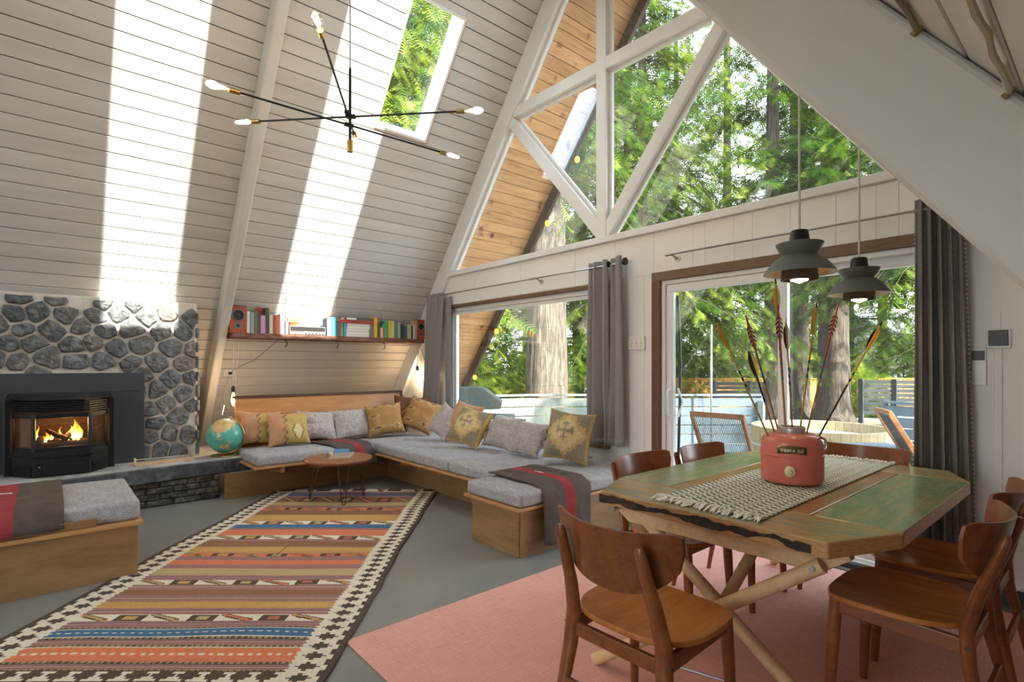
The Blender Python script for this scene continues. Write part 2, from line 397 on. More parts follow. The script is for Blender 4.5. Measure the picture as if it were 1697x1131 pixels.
# skylights
def skylight(name, side, h, glass=True):
    y0, y1, s0, s1 = h; r = struct(name, None, None, 'skylight in the board slope')
    mb = MB(); t = .018
    for a in ((s0 - t, s0 + .006, y0 - t, y1 + t), (s1 - .006, s1 + t, y0 - t, y1 + t), (s0 + .006, s1 - .006, y0 - t, y0 + .006), (s0 + .006, s1 - .006, y1 - .006, y1 + t)): sbox(mb, side, a[0], a[1], a[2], a[3], -.26, .006)
    obj('skylight_frame', mb, M['white_frame'], r)
    mb = MB(); t2 = .008
    for a in ((s0 - t - t2, s0 - t, y0 - t, y1 + t + t2), (s0 - t, s1, y1 + t, y1 + t + t2)): sbox(mb, side, *a, -.01, .008)
    obj('caulk_edge', mb, M['ply_edge'], r)
    if glass: obj('pane', sbox(MB(), side, s0, s1, y0, y1, -.2, -.194), M['glass'], r)
skylight('window_4', 'l', SKY_L)
for i, h in enumerate(SKY_R): skylight('window_%d' % (5 + i), 'r', h)  # those behind the camera are additions for sun bounce

# ---------------------------------------------------------------- gable wall
def xz(u, v, w): return (u, w, v)
def wl_(z): return XL + z / K - .02        # slope x on the left at height z
def wr_(z): return XR - z / K + .02
mb = MB()
WIN = (-5.91, -3.20, 0.56, 2.10); DOOR = (-2.71, -0.74, 0.0, 2.10)
mb.prism([(wl_(0), 0), (WIN[0], 0), (WIN[0], 2.10), (wl_(2.1), 2.1)], xz, YG, YG + .13)
mb.prism([(WIN[0], 0), (WIN[1], 0), (WIN[1], WIN[2]), (WIN[0], WIN[2])], xz, YG, YG + .13)
mb.prism([(WIN[1], 0), (DOOR[0], 0), (DOOR[0], 2.1), (WIN[1], 2.1)], xz, YG, YG + .13)
mb.prism([(DOOR[1], 0), (wr_(0), 0), (wr_(2.1), 2.1), (DOOR[1], 2.1)], xz, YG, YG + .13)
mb.prism([(wl_(2.1), 2.1), (wr_(2.1), 2.1), (wr_(2.47), 2.47), (wl_(2.47), 2.47)], xz, YG, YG + .13)
wall = struct('wall_front', mb, M['white_paint'], 'white gable wall around the windows and sliding door')
xs = [-6.2, -5.28, -4.44, -3.62, -3.12, -2.70, -2.33, -2.22, -1.98, -1.84, -1.57, -1.28, -1.05, -.93, -.70, -.5]
for a, c_ in zip(xs[:-1], xs[1:]):
    obj('panel', MB().box(a + .0012, c_ - .0012, YG - .006, YG + .001, 2.108, 2.466), M['white_paint'], wall)
for a, c_ in ((-3.195, -2.96), (-2.958, -2.80), (-2.798, -2.715)): obj('panel', MB().box(a, c_ - .001, YG - .006, YG + .001, .02, 2.106), M['white_paint'], wall)
for a, c_ in ((-.735, -.46), (-.458, -.30), (-.298, -.02)): obj('panel', MB().box(a, c_ - .001, YG - .006, YG + .001, .1, 1.62), M['white_paint'], wall)
struct('trim_6', MB().box(wl_(2.5) + .27, wr_(2.5) - .27, YG - .046, YG + .13, 2.468, 2.525), M['white_frame'], 'white sill cap above the header', bevel=.004)
struct('baseboard_front', MB().box(-.73, 1.2, YG - .02, YG, 0, .09), M['gap_dark'], 'dark baseboard by the curtain')

# upper gable window: mullions and panes
win1 = struct('window_1', None, None, 'triangular gable window with white mullions')
_mo = 0.0
def mull(p, q, w):
    global _mo; _mo = _mo + .0015
    mb = MB().bar((p[0], YG - .005 + _mo, p[1]), (q[0], YG - .005 + _mo, q[1]), .07, w, up=(q[1] - p[1] + 1e-6, 0, p[0] - q[0]))
    obj('mullion', mb, M['white_frame'], win1, bevel=.003)
    mb = MB().bar((p[0], YG + .035 + _mo, p[1]), (q[0], YG + .035 + _mo, q[1]), .03, w + .055, up=(q[1] - p[1] + 1e-6, 0, p[0] - q[0]))
    obj('glazing_bead', mb, M['white_frame'], win1)
VX = -3.265
mull((VX, 2.5), (VX, 5.85), .115)
zl = 4.155
mull((wl_(zl) + .3, zl), (VX, zl), .115); mull((VX, zl), (wr_(zl) - .3, zl), .115)
DL, DR = (-4.60, 4.10), (-1.98, 4.10); DB = (VX, 2.55)
mull(DL, (DB[0] - .0, DB[1]), .115); mull(DR, (DB[0] + .03, DB[1]), .115)
e = .30
def pane(poly, parent, y=YG + .045, name='pane'):
    return obj(name, MB().prism(poly, xz, y, y + .006), M['glass'], parent)
pane([(wl_(2.52) + e, 2.52), (DB[0], 2.5), DL, (wl_(4.1) + e, 4.1)], win1)
pane([DL, DB, (VX, zl)], win1); pane([DB, DR, (VX, zl)], win1)
pane([(DB[0], 2.5), (wr_(2.52) - e, 2.52), (wr_(4.1) - e, 4.1), DR], win1)
pane([(wl_(zl) + e, zl), (VX, zl), (VX, 5.72), (XM - .05, 5.72)], win1)
pane([(VX, zl), (wr_(zl) - e, zl), (XM + .12, 5.66), (VX, 5.70)], win1)
for zz in (2.53,): struct('trim_7', MB().box(wl_(2.5) + .28, wr_(2.5) - .28, YG + .01, YG + .09, 2.50, 2.545), M['white_frame'], 'white bottom rail of the gable window')

# picture window
win2 = struct('window_2', None, None, 'wide picture window with white frame over the bench')
x0, x1, z0, z1 = WIN
mb = MB().box(x0, x1, YG - .004, YG + .10, z1 - .035, z1); obj('head_casing', mb, M['brown_trim'], win2)
obj('side_casing', MB().box(x0, x0 + .03, YG - .004, YG + .1, z0, z1 - .035), M['brown_trim_v'], win2)
obj('side_casing', MB().box(x1 - .03, x1, YG - .004, YG + .1, z0, z1 - .035), M['brown_trim_v'], win2)
obj('window_sill', MB().box(x0 - .06, x1 + .02, YG - .06, YG + .1, z0 - .03, z0 + .005), M['brown_trim'], win2, bevel=.004)
def ring(mb, x0, x1, z0, z1, t, y0, y1):
    mb.box(x0, x1, y0, y1, z1 - t, z1); mb.box(x0, x1, y0, y1, z0, z0 + t); mb.box(x0, x0 + t, y0, y1, z0 + t, z1 - t); mb.box(x1 - t, x1, y0, y1, z0 + t, z1 - t); return mb
obj('window_frame', ring(MB(), x0 + .03, x1 - .03, z0 + .005, z1 - .035, .05, YG + .05, YG + .13), M['vinyl'], win2, bevel=.004)
obj('window_sash', ring(MB(), x0 + .08, x1 - .08, z0 + .055, z1 - .085, .035, YG + .075, YG + .12), M['vinyl'], win2, bevel=.003)
pane([(x0 + .1, z0 + .07), (x1 - .1, z0 + .07), (x1 - .1, z1 - .1), (x0 + .1, z1 - .1)], win2, YG + .095)

# sliding door
door = struct('door_1', None, None, 'white sliding glass door with brown casing')
x0, x1, z0, z1 = DOOR
obj('head_casing', MB().box(x0, x1 + .1, YG - .03, YG + .03, z1 - .06, z1 + .015), M['brown_trim'], door, bevel=.003)
obj('side_casing', MB().box(x0 - .0, x0 + .085, YG - .03, YG + .03, 0.0, z1 - .06), M['brown_trim_v'], door, bevel=.003)
obj('side_casing', MB().box(x1, x1 + .085, YG - .03, YG + .03, 0.0, z1 - .06), M['brown_trim_v'], door, bevel=.003)
obj('door_frame', ring(MB(), x0 + .085, x1, 0.0, z1 - .06, .035, YG - .005, YG + .12), M['vinyl'], door, bevel=.003)
obj('threshold', MB().box(x0 + .08, x1, YG - .05, YG + .14, 0.0, .03), M['gap_dark'], door)
def leaf(xa, xb, y0):
    lf = obj('door_leaf', ring(MB(), xa, xb, .045, z1 - .10, .065, y0, y0 + .04), M['vinyl'], door, bevel=.004)
    obj('pane', MB().box(xa + .06, xb - .06, y0 + .018, y0 + .024, .10, z1 - .16), M['glass'], lf)
    return lf
lf = leaf(x0 + .125, -1.60, YG + .01); leaf(-1.68, x1 - .03, YG + .06)
mb = MB().tube([(-2.548, YG + .01, 1.13), (-2.548, YG - .035, 1.10), (-2.535, YG - .05, 1.0), (-2.548, YG - .035, .90), (-2.548, YG + .01, .87)], .012, 8)
mb.box(-2.57, -2.53, YG - .004, YG + .012, .83, 1.17)
obj('door_handle', mb, M['vinyl'], lf, smooth=True)
mb = MB().tube([(-2.50, YG + .05, 1.12), (-2.49, YG + .10, 1.0), (-2.50, YG + .05, .88)], .01, 8)
obj('door_handle', mb, M['vinyl'], lf, smooth=True)
obj('screen_strap', MB().tube([(-2.515, YG + .07, 1.9), (-2.50, YG + .075, 1.55), (-2.495, YG + .08, 1.3), (-2.515, YG + .075, .4)], .012, 6), M['black_iron'], lf, smooth=True)

# rear gable behind the camera: unseen glazing, added to let fill light in
rb = MB()
rb.prism([(wl_(0), 0), (-2.4, 0), (-2.4, 2.2), (wl_(2.2), 2.2)], xz, YB - .13, YB)
rb.prism([(.3, 0), (wr_(0), 0), (wr_(1.0), 1.0), (.3, 1.0)], xz, YB - .13, YB)
rb.prism([(wl_(2.2), 2.2), (wr_(2.2), 2.2), (wr_(2.45), 2.45), (wl_(2.45), 2.45)], xz, YB - .13, YB)
rb.prism([(wl_(2.45), 2.45), (-2.6, 2.45), (-2.6, wl_(0) * 0 + (1.28 + 2.6) * K + .05), (XM, ZR + .05)], xz, YB - .13, YB)
struct('wall_back', rb, M['white_paint'], 'white rear gable wall')
win3 = struct('window_3', None, None, 'unseen rear gable glazing added for fill light')
obj('pane', MB().prism([(-2.4, 0.05), (.3, 0.05), (.3, 1.3), (-.4, 2.2), (-2.4, 2.2)], xz, YB - .07, YB - .064), M['glass'], win3)
obj('pane', MB().prism([(-2.6, 2.45), (wr_(2.45), 2.45), (-2.6, (1.28 + 2.6) * K)], xz, YB - .07, YB - .064), M['glass'], win3)
for px_ in (-1.5,): obj('mullion', MB().box(px_ - .05, px_ + .05, YB - .1, YB, 0, 3.5), M['white_frame'], win3)

# sky portals in the glazed openings (they guide sampling, they emit nothing)
def portal(name, loc, target, sx, sy):
    l = bpy.data.lights.new(name, 'AREA'); l.shape = 'RECTANGLE'; l.size = sx; l.size_y = sy
    try: l.cycles.is_portal = True
    except Exception: return
    o = bpy.data.objects.new(name, l); COL.objects.link(o); o.location = loc
    d = Vector(target) - Vector(loc); o.rotation_euler = d.to_track_quat('-Z', 'Z').to_euler()
portal('portal_gable', (XM, YG + .3, 2.3), (XM, 0, 2.3), 9.0, 5.6)
portal('portal_back', (-1.0, YB - .3, 2.4), (-1.0, 0, 2.4), 3.6, 5.0)
for h, sd in [(SKY_L, 'l')] + [(q, 'r') for q in SKY_R]:
    p0 = slope(sd, (h[2] + h[3]) / 2, (h[0] + h[1]) / 2, -.3); p1 = slope(sd, (h[2] + h[3]) / 2, (h[0] + h[1]) / 2, 1)
    l = bpy.data.lights.new('portal_skylight', 'AREA'); l.shape = 'SQUARE'; l.size = 1.35
    l.cycles.is_portal = True; o = bpy.data.objects.new('portal_skylight', l); COL.objects.link(o); o.location = p0
    o.rotation_euler = (Vector(p1) - Vector(p0)).to_track_quat('-Z', 'Z').to_euler()
# ---------------------------------------------------------------- stone fireplace wall and hearth
def at_X(x, y, X):
    r = ray(x, y); return np.array([0, 0, H]) + r * X / r[0]
def at_Y(x, y, Y):
    r = ray(x, y); return np.array([0, 0, H]) + r * Y / r[1]
M['mortar'] = plain('mortar', '#c6bbad', '#d9d1c6', rough=0.95, nscale=9, bs=0.6, bscale=40)
sm, nt, b = newmat('fieldstone'); co = coords(nt)
oi = nt.nodes.new('ShaderNodeObjectInfo')
c = ramp(nt, noise(nt, co, 14, 6, .65, .8), [(0.32, '#4a4c4e'), (0.52, '#6f7172'), (0.72, '#a0a09d')])
c = mixc(nt, c, ramp(nt, oi.outputs['Random'], [(0, (.72, .74, .76, 1)), (.85, (1.12, 1.1, 1.08, 1)), (.93, (1.25, 1.08, .95, 1))]), 1.0, 'MULTIPLY')
nt.links.new(c, b.inputs['Base Color']); b.inputs['Roughness'].default_value = 0.7
bump(nt, b, noise(nt, co, 28, 6, .7), 0.8, 0.02); M['stone'] = sm
XS = -6.32
smb = MB().prism([(-6.34, .2), (XS, .2), (XS, 1.955), (-6.60, 1.955), (-7.05, 1.2)], lambda u, v, w: (u, w, v), -1.6, 1.165)
stonewall = struct('wall_stone', smb, M['mortar'], 'grey fieldstone fireplace wall with pale mortar', bevel=.02)
def clip(poly, p, n):
    out = []
    for i in range(len(poly)):
        a, c_ = poly[i], poly[(i + 1) % len(poly)]
        da = (a[0] - p[0]) * n[0] + (a[1] - p[1]) * n[1]; db = (c_[0] - p[0]) * n[0] + (c_[1] - p[1]) * n[1]
        if da <= 0: out.append(a)
        if da * db < 0:
            t = da / (da - db); out.append((a[0] + (c_[0] - a[0]) * t, a[1] + (c_[1] - a[1]) * t))
    return out
pts = []
r_ = random.Random(21); rows = 11
for j in range(rows):
    for i in range(13):
        pts.append((-1.15 + (i + (.5 if j % 2 else 0)) * .197 + r_.uniform(-.055, .055), .46 + j * .148 + r_.uniform(-.042, .042)))
for a in pts:
    if a[0] < -1.0 or a[0] > 1.17 or a[1] > 1.94: continue
    if a[0] < .66 and a[1] < 1.22: continue
    poly = [(-1.3, .36), (1.158, .36), (1.158, 1.935), (-1.3, 1.935)]
    for q in pts:
        if q is a or abs(q[0] - a[0]) + abs(q[1] - a[1]) > .75: continue
        n = (q[0] - a[0], q[1] - a[1]); poly = clip(poly, ((a[0] + q[0]) / 2, (a[1] + q[1]) / 2), n)
        if len(poly) < 3: break
    if len(poly) < 3: continue
    cy = sum(p[0] for p in poly) / len(poly); cz = sum(p[1] for p in poly) / len(poly)
    # resample the outline
    ring_ = []
    for k in range(14):
        g = 2 * math.pi * k / 14; d = (math.cos(g), math.sin(g)); best = 9
        for i in range(len(poly)):
            p, q = poly[i], poly[(i + 1) % len(poly)]; ex, ez = q[0] - p[0], q[1] - p[1]
            den = d[0] * ez - d[1] * ex
            if abs(den) < 1e-9: continue
            t = ((p[0] - cy) * ez - (p[1] - cz) * ex) / den
            s = ((p[0] - cy) * d[1] - (p[1] - cz) * d[0]) / den
            if t > 0 and -.001 <= s <= 1.001: best = min(best, t)
        rr = max(.02, best - .007) * r_.uniform(.93, 1.0); ring_.append((cy + d[0] * rr, cz + d[1] * rr))
    h = r_.uniform(.030, .052); vs = []
    for f_, hh in ((1.0, -.004), (.96, .55), (.84, .85), (.48, 1.0)):
        for (y, z) in ring_: vs.append((XS + h * hh * (1 + (r_.uniform(-.25, .2) if hh > .3 else 0)), cy + (y - cy) * f_, cz + (z - cz) * f_))
    vs.append((XS + h * r_.uniform(.9, 1.15), cy, cz))
    fs = [(k * 14 + i, k * 14 + (i + 1) % 14, (k + 1) * 14 + (i + 1) % 14, (k + 1) * 14 + i) for k in range(3) for i in range(14)] + [(42 + i, 42 + (i + 1) % 14, 56) for i in range(14)]
    obj('stone', MB().add(vs, fs), M['stone'], stonewall)
for z in np.arange(.45, 1.9, .15): # return edge stones on the end of the wall
    h = r_.uniform(.10, .14); obj('stone', MB().box(XS - .16, XS + .03, 1.15, 1.165 + r_.uniform(.01, .022), z - h / 2, z + h / 2), M['stone'], stonewall, bevel=.02)

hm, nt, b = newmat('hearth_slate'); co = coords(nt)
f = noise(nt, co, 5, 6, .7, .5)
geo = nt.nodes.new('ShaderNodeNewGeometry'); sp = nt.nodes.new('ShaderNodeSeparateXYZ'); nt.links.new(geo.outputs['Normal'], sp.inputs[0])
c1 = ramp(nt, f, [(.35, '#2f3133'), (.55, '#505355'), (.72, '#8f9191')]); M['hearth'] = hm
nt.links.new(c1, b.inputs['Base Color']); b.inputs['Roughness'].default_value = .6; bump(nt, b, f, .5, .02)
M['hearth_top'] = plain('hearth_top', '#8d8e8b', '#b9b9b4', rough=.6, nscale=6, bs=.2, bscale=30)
front = [(-5.68, -1.6), (-5.70, -.5), (-5.72, -.15), (-5.78, .25), (-5.84, .55), (-5.89, .9), (-5.92, 1.3), (-5.94, 1.60)]
poly = front + [(-6.95, 1.60), (-6.95, -1.6)]
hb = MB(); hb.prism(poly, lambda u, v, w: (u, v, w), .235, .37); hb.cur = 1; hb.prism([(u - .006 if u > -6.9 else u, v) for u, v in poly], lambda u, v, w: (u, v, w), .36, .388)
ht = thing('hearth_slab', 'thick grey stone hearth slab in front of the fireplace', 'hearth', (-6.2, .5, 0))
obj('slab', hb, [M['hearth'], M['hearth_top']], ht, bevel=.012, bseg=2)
bm_, nt, b = newmat('sooty_brick'); co = coords(nt); oi = nt.nodes.new('ShaderNodeObjectInfo')
f = noise(nt, co, 16, 5, .7, .6); c = ramp(nt, f, [(.36, '#2a2927'), (.5, '#57534c'), (.68, '#8d887e')])
c = mixc(nt, c, ramp(nt, oi.outputs['Random'], [(0, (.55, .55, .55, 1)), (1, (1.15, 1.13, 1.1, 1))]), 1.0, 'MULTIPLY')
nt.links.new(c, b.inputs['Base Color']); b.inputs['Roughness'].default_value = .8; bump(nt, b, f, .6, .02); M['brick'] = bm_
M['brick_mortar'] = plain('brick_mortar', '#3b3936', '#6d6860', rough=.95, nscale=12, bs=.5)
hbase = obj('brick_base', MB().box(-6.6, -5.925, -1.6, 1.29, 0, .236), M['brick_mortar'], ht)
for j in range(4):
    y = -1.3 + (.11 if j % 2 else 0)
    while y < 1.285:
        l = min(.212, 1.288 - y)
        if l > .05: obj('brick', MB().box(-6.0, -5.91 + r_.uniform(0, .008), y + .004, y + l - .006, .006 + j * .058, .006 + j * .058 + .05), M['brick'], hbase, bevel=.006, bseg=1)
        y += .22

# metal surround
pn = thing('fireplace_surround', 'black metal surround panels around the fireplace insert', 'surround', (-6.25, .1, .388))
obj('top_panel', MB().box(-6.262, -6.235, -.62, .705, 1.07, 1.245), M['panel_metal'], pn, bevel=.003)
obj('side_panel', MB().box(-6.262, -6.238, .44, .703, .388, 1.066), M['panel_metal'], pn, bevel=.003)
obj('side_panel', MB().box(-6.262, -6.238, -.62, -.26, .388, 1.066), M['panel_metal'], pn, bevel=.003)

# fireplace insert with a three-sided bay
fi = thing('fireplace_insert', 'black gas fireplace insert with bay window and burning logs', 'fireplace', (-6.05, .09, .388))
cyf = .09
def bay(k, xb=-6.22, xm=-6.07, xf=-5.86):       # outline scaled by k around the bay
    return [(xb, cyf - .37), (xm, cyf - .30 * k - .02), (xf + (k - 1) * .2, cyf - .185 * k), (xf + (k - 1) * .2, cyf + .185 * k), (xm, cyf + .30 * k + .02), (xb, cyf + .37)]
up = lambda u, v, w: (u, v, w)
def wallring(mb, z0, z1, k=1.0, t=.02):
    o_ = bay(k)[1:5]; i_ = [(x - t * 1.1, cyf + (y - cyf) * (1 - t * 2.2)) for x, y in o_]
    for a in range(3): mb.prism([o_[a], o_[a + 1], i_[a + 1], i_[a]], up, z0, z1)
    return mb
obj('base_body', MB().prism(bay(.98), up, .390, .50), M['black_iron'], fi, bevel=.004)
obj('lip', MB().prism(bay(1.06), up, .548, .558), M['black_metal'], fi)
obj('apron', MB().prism(bay(1.0), up, .50, .60), M['black_iron'], fi, bevel=.003)
fr = MB(); wallring(fr, .60, .635); wallring(fr, .875, .915)
B_ = bay(1.0)
for (x, y) in B_[1:5]: fr.tube([(x - .008, cyf + (y - cyf) * .985, .60), (x - .008, cyf + (y - cyf) * .985, .915)], .016, 8)
frame_ = obj('window_frame', fr, M['black_metal'], fi, bevel=.003)
for a in range(3):
    p, q = B_[1 + a], B_[2 + a]
    g = MB().prism([(p[0] - .010, cyf + (p[1] - cyf) * .98), (q[0] - .010, cyf + (q[1] - cyf) * .98), (q[0] - .014, cyf + (q[1] - cyf) * .97), (p[0] - .014, cyf + (p[1] - cyf) * .97)], up, .63, .88)
    obj('glass_pane', g, M['fire_glass'], frame_)
for k in range(5):
    z = .925 + k * .019
    obj('louver', wallring(MB(), z, z + .009, .97, .06), M['black_metal'], fi)
obj('louver_backing', MB().prism(bay(.80), up, .915, 1.03), M['black_iron'], fi)
obj('hood', MB().add([(x, y, 1.028) for x, y in bay(1.08)] + [(-6.22 + (x + 6.22) * .82, cyf + (y - cyf) * .93, 1.072) for x, y in bay(1.02)],
    [tuple(range(5, -1, -1)), tuple(range(6, 12))] + [(i, (i + 1) % 6, 6 + (i + 1) % 6, 6 + i) for i in range(6)]), M['black_metal'], fi, bevel=.004)
for s in (-1, 1):
    obj('side_post', MB().box(-6.24, -6.09, cyf + s * .335 - .035, cyf + s * .335 + .035, .39, 1.03), M['black_metal'], fi, bevel=.006)
    yv = cyf + s * .245
    for k in range(7):
        z = .41 + k * .012
        a_, c_ = (B_[4], B_[3]) if s > 0 else (B_[1], B_[2])
        P = lambda t: (lerp(a_[0], c_[0], t) - .002, cyf + (lerp(a_[1], c_[1], t) - cyf) * .995)
        obj('vent_slat', MB().bar((*P(.15), z), (*P(.9), z), .012, .006), M['black_metal'], fi)
obj('control_door', MB().box(-5.872, -5.858, cyf - .12, cyf + .13, .405, .495), M['black_iron'], fi, bevel=.003)
obj('latch_knob', MB().sphere((-5.855, cyf - .145, .475), .006, 8, 6), M['steel'], fi, smooth=True)
M['firebox'] = plain('firebox', '#3a2a1d', '#4a3524', rough=.9, nscale=6, bs=.3)
obj('firebox', MB().box(-6.32, -6.29, cyf - .33, cyf + .33, .6, .92).box(-6.3, -6.05, cyf - .33, cyf - .315, .6, .92).box(-6.3, -6.05, cyf + .315, cyf + .33, .6, .92).prism(bay(.93), up, .60, .612), M['firebox'], fi)
M['log'] = wood('log', '#241a13', '#4a3628', '#6a5240', grain=(6, 1, 6), scale=5, rough=.9, bs=.6)
def log_(p, q, r, n=10):
    pts_ = [Vector(p).lerp(Vector(q), t) + Vector((r_.uniform(-.006, .006), 0, r_.uniform(-.006, .006))) for t in np.linspace(0, 1, 6)]
    obj('log', MB().tube(pts_, [r * r_.uniform(.9, 1.1) for _ in range(6)], n), M['log'], fi, smooth=True)
log_((-5.93, cyf - .17, .645), (-5.95, cyf + .17, .65), .028); log_((-6.02, cyf - .19, .66), (-6.0, cyf + .16, .655), .03)
log_((-6.03, cyf - .10, .76), (-5.93, cyf + .03, .69), .02); log_((-5.96, cyf + .01, .68), (-6.06, cyf + .1, .77), .026); log_((-5.9, cyf - .145, .655), (-6.0, cyf - .14, .70), .026)
fm_, nt, b = newmat('flame'); co = coords(nt, (1, 1, 1), 'Generated'); sp = nt.nodes.new('ShaderNodeSeparateXYZ'); nt.links.new(co, sp.inputs[0])
c = ramp(nt, sp.outputs['Z'], [(0, '#ffb54a'), (.25, '#ffe0a0'), (.6, '#ffa030'), (1, '#d04808')]); nt.links.new(c, b.inputs['Emission Color']); nt.links.new(c, b.inputs['Base Color'])
b.inputs['Emission Strength'].default_value = 2.2; M['flame'] = fm_
def flame(y, x, h, w):
    mb = MB(); n = 9
    pts_ = [(x + .008 * math.sin(i * .9 + y * 40), cyf + y + .012 * math.sin(i * .8 + y * 30) * i / n, .66 + h * i / n) for i in range(n + 1)]
    rs = [max(.0006, w * (math.sin(math.pi * (0.16 + .84 * i / n)) ** 1.0) * (1 - .4 * i / n)) for i in range(n + 1)]
    mb.tube(pts_, rs, 8, sx=1.0, sy=.55); obj('flame', mb, M['flame'], fi, smooth=True)
for y, h, w in ((-.16, .15, .012), (-.10, .09, .018), (-.07, .11, .015), (-.01, .13, .010), (.055, .13, .020), (.08, .19, .024), (.105, .16, .020), (.125, .13, .012), (.03, .07, .02), (-.12, .06, .02)):
    flame(y, -5.985 + r_.uniform(-.02, .02), h, w)
fl = bpy.data.lights.new('fire_glow', 'POINT'); fl.energy = 5; fl.color = (1, .55, .2); fl.shadow_soft_size = .06
flo = bpy.data.objects.new('fire_glow', fl); COL.objects.link(flo); flo.location = (-6.0, cyf + .05, .80)

# little wooden rack with a metal rod on the hearth
wr = thing('incense_rack', 'small pale wooden rack with steel rod lying on the hearth', 'rack', (-6.02, .83, .39))
obj('tray', MB().box(-6.045, -5.995, .60, 1.08, .388, .405), M['trestle'], wr, bevel=.003)
for y in (.605, 1.075): obj('end_block', MB().box(-6.045, -5.995, y - .008, y + .008, .405, .455), M['trestle'], wr, bevel=.004)
obj('rod', MB().tube([(-6.02, .595, .437), (-6.02, 1.12, .437)], .007, 8), M['steel'], wr, smooth=True)

# ---------------------------------------------------------------- globe
gl = thing('globe', 'turquoise world globe on a brass stand beside the hanging bulb', 'globe', (-6.08, 1.375, .388))
GC = Vector((-6.08, 1.375, .592)); GR = .175
conts = [[(-20, 118), (-32, 116), (-34, 124), (-32, 132), (-38, 146), (-34, 151), (-25, 153), (-12, 142), (-16, 139), (-12, 132), (-15, 126)],
 [(8, 77), (20, 72), (25, 62), (30, 48), (40, 44), (45, 35), (60, 30), (70, 40), (72, 80), (75, 105), (70, 140), (66, 175), (60, 163), (52, 142), (42, 132), (36, 127), (38, 118), (30, 122), (22, 113), (20, 106), (10, 108), (2, 103), (14, 98), (22, 90), (16, 82)],
 [(-5, 106), (2, 110), (4, 117), (-3, 116)], [(5, 96), (-5, 104), (-6, 106), (0, 101)], [(-1, 132), (-5, 144), (-10, 148), (-8, 138)], [(45, 141), (35, 139), (33, 131), (36, 136)],
 [(10, -12), (32, -8), (36, 10), (31, 32), (12, 43), (11, 51), (-5, 40), (-20, 35), (-34, 20), (-15, 12), (4, 9), (5, -4)],
 [(70, -160), (70, -90), (60, -65), (45, -65), (30, -82), (25, -98), (8, -80), (20, -105), (38, -123), (58, -138), (60, -162)], [(10, -72), (5, -52), (-7, -35), (-23, -42), (-40, -63), (-54, -70), (-18, -71), (-5, -80)]]
def inpoly(la, lo, P):
    c_ = False; j = len(P) - 1
    for i in range(len(P)):
        if (P[i][0] > la) != (P[j][0] > la) and lo < (P[j][1] - P[i][1]) * (la - P[i][0]) / (P[j][0] - P[i][0]) + P[i][1]: c_ = not c_
        j = i
    return c_
nu, nv = 96, 56; vs, cl = [], []
sea, land, land2, ice = np.array(lin('#5fae9f')), np.array(lin('#c89a5a')), np.array(lin('#d8c48a')), np.array(lin('#e8e2c8'))
Rg = Matrix.Rotation(math.radians(-139), 3, 'Z')
tilt = Matrix.Rotation(math.radians(-18), 3, Vector((math.cos(TH), math.sin(TH), 0)).cross(Vector((0, 0, 1))))
for j in range(nv + 1):
    la = -90 + 180 * j / nv
    for i in range(nu):
        lo = -180 + 360 * i / nu
        v = Vector((math.cos(math.radians(la)) * math.cos(math.radians(lo)), math.cos(math.radians(la)) * math.sin(math.radians(lo)), math.sin(math.radians(la))))
        vs.append(GC + (tilt @ (Rg @ v)) * GR)
        q = vnoise(lo * .11, la * .11); lo2, la2 = lo + (vnoise(lo * .2, la * .2 + 9) - .5) * 8, la + (vnoise(lo * .2 + 5, la * .2) - .5) * 6
        if la > 70 or la < -70: cc = ice
        elif any(inpoly(la2, lo2, P) for P in conts): cc = land * (1 - q) + land2 * q
        else: cc = sea * (0.85 + .3 * vnoise(lo * .05, la * .08))
        cl.append(cc)
fs = [(j * nu + i, j * nu + (i + 1) % nu, (j + 1) * nu + (i + 1) % nu, (j + 1) * nu + i) for j in range(nv) for i in range(nu)]
gm = fastmesh('globe_ball', [tuple(v - Vector((-6.08, 1.375, .388))) for v in vs], fs, M['attr_gloss'], cl, smooth=True)
link('globe_ball', gm, gl)
obj('stand_base', MB().lathe([(.002, .388), (.125, .388), (.132, .393), (.125, .402), (.02, .408), (.002, .408)], 32, (-6.08, 1.375, 0)), M['brass'], gl, smooth=True)
obj('stand_post', MB().tube([(-6.08, 1.375, .40), (-6.08, 1.375, .425)], .012, 10), M['brass'], gl, smooth=True)
rt = Vector((math.cos(TH), math.sin(TH), 0)); arc = []
for k in range(25):
    g = math.radians(-95 + 190 * k / 24); ax = tilt @ Vector((0, 0, 1)); sd = tilt @ rt
    arc.append(GC + (sd * math.cos(g) + ax * math.sin(g)) * (GR + .016))
obj('meridian_arm', MB().tube(arc, .008, 8), M['brass'], gl, smooth=True)
for s in (-1, 1): obj('pivot_pin', MB().tube([GC + (tilt @ Vector((0, 0, s))) * (GR - .004), GC + (tilt @ Vector((0, 0, s))) * (GR + .026)], .007, 8), M['brass'], gl, smooth=True)

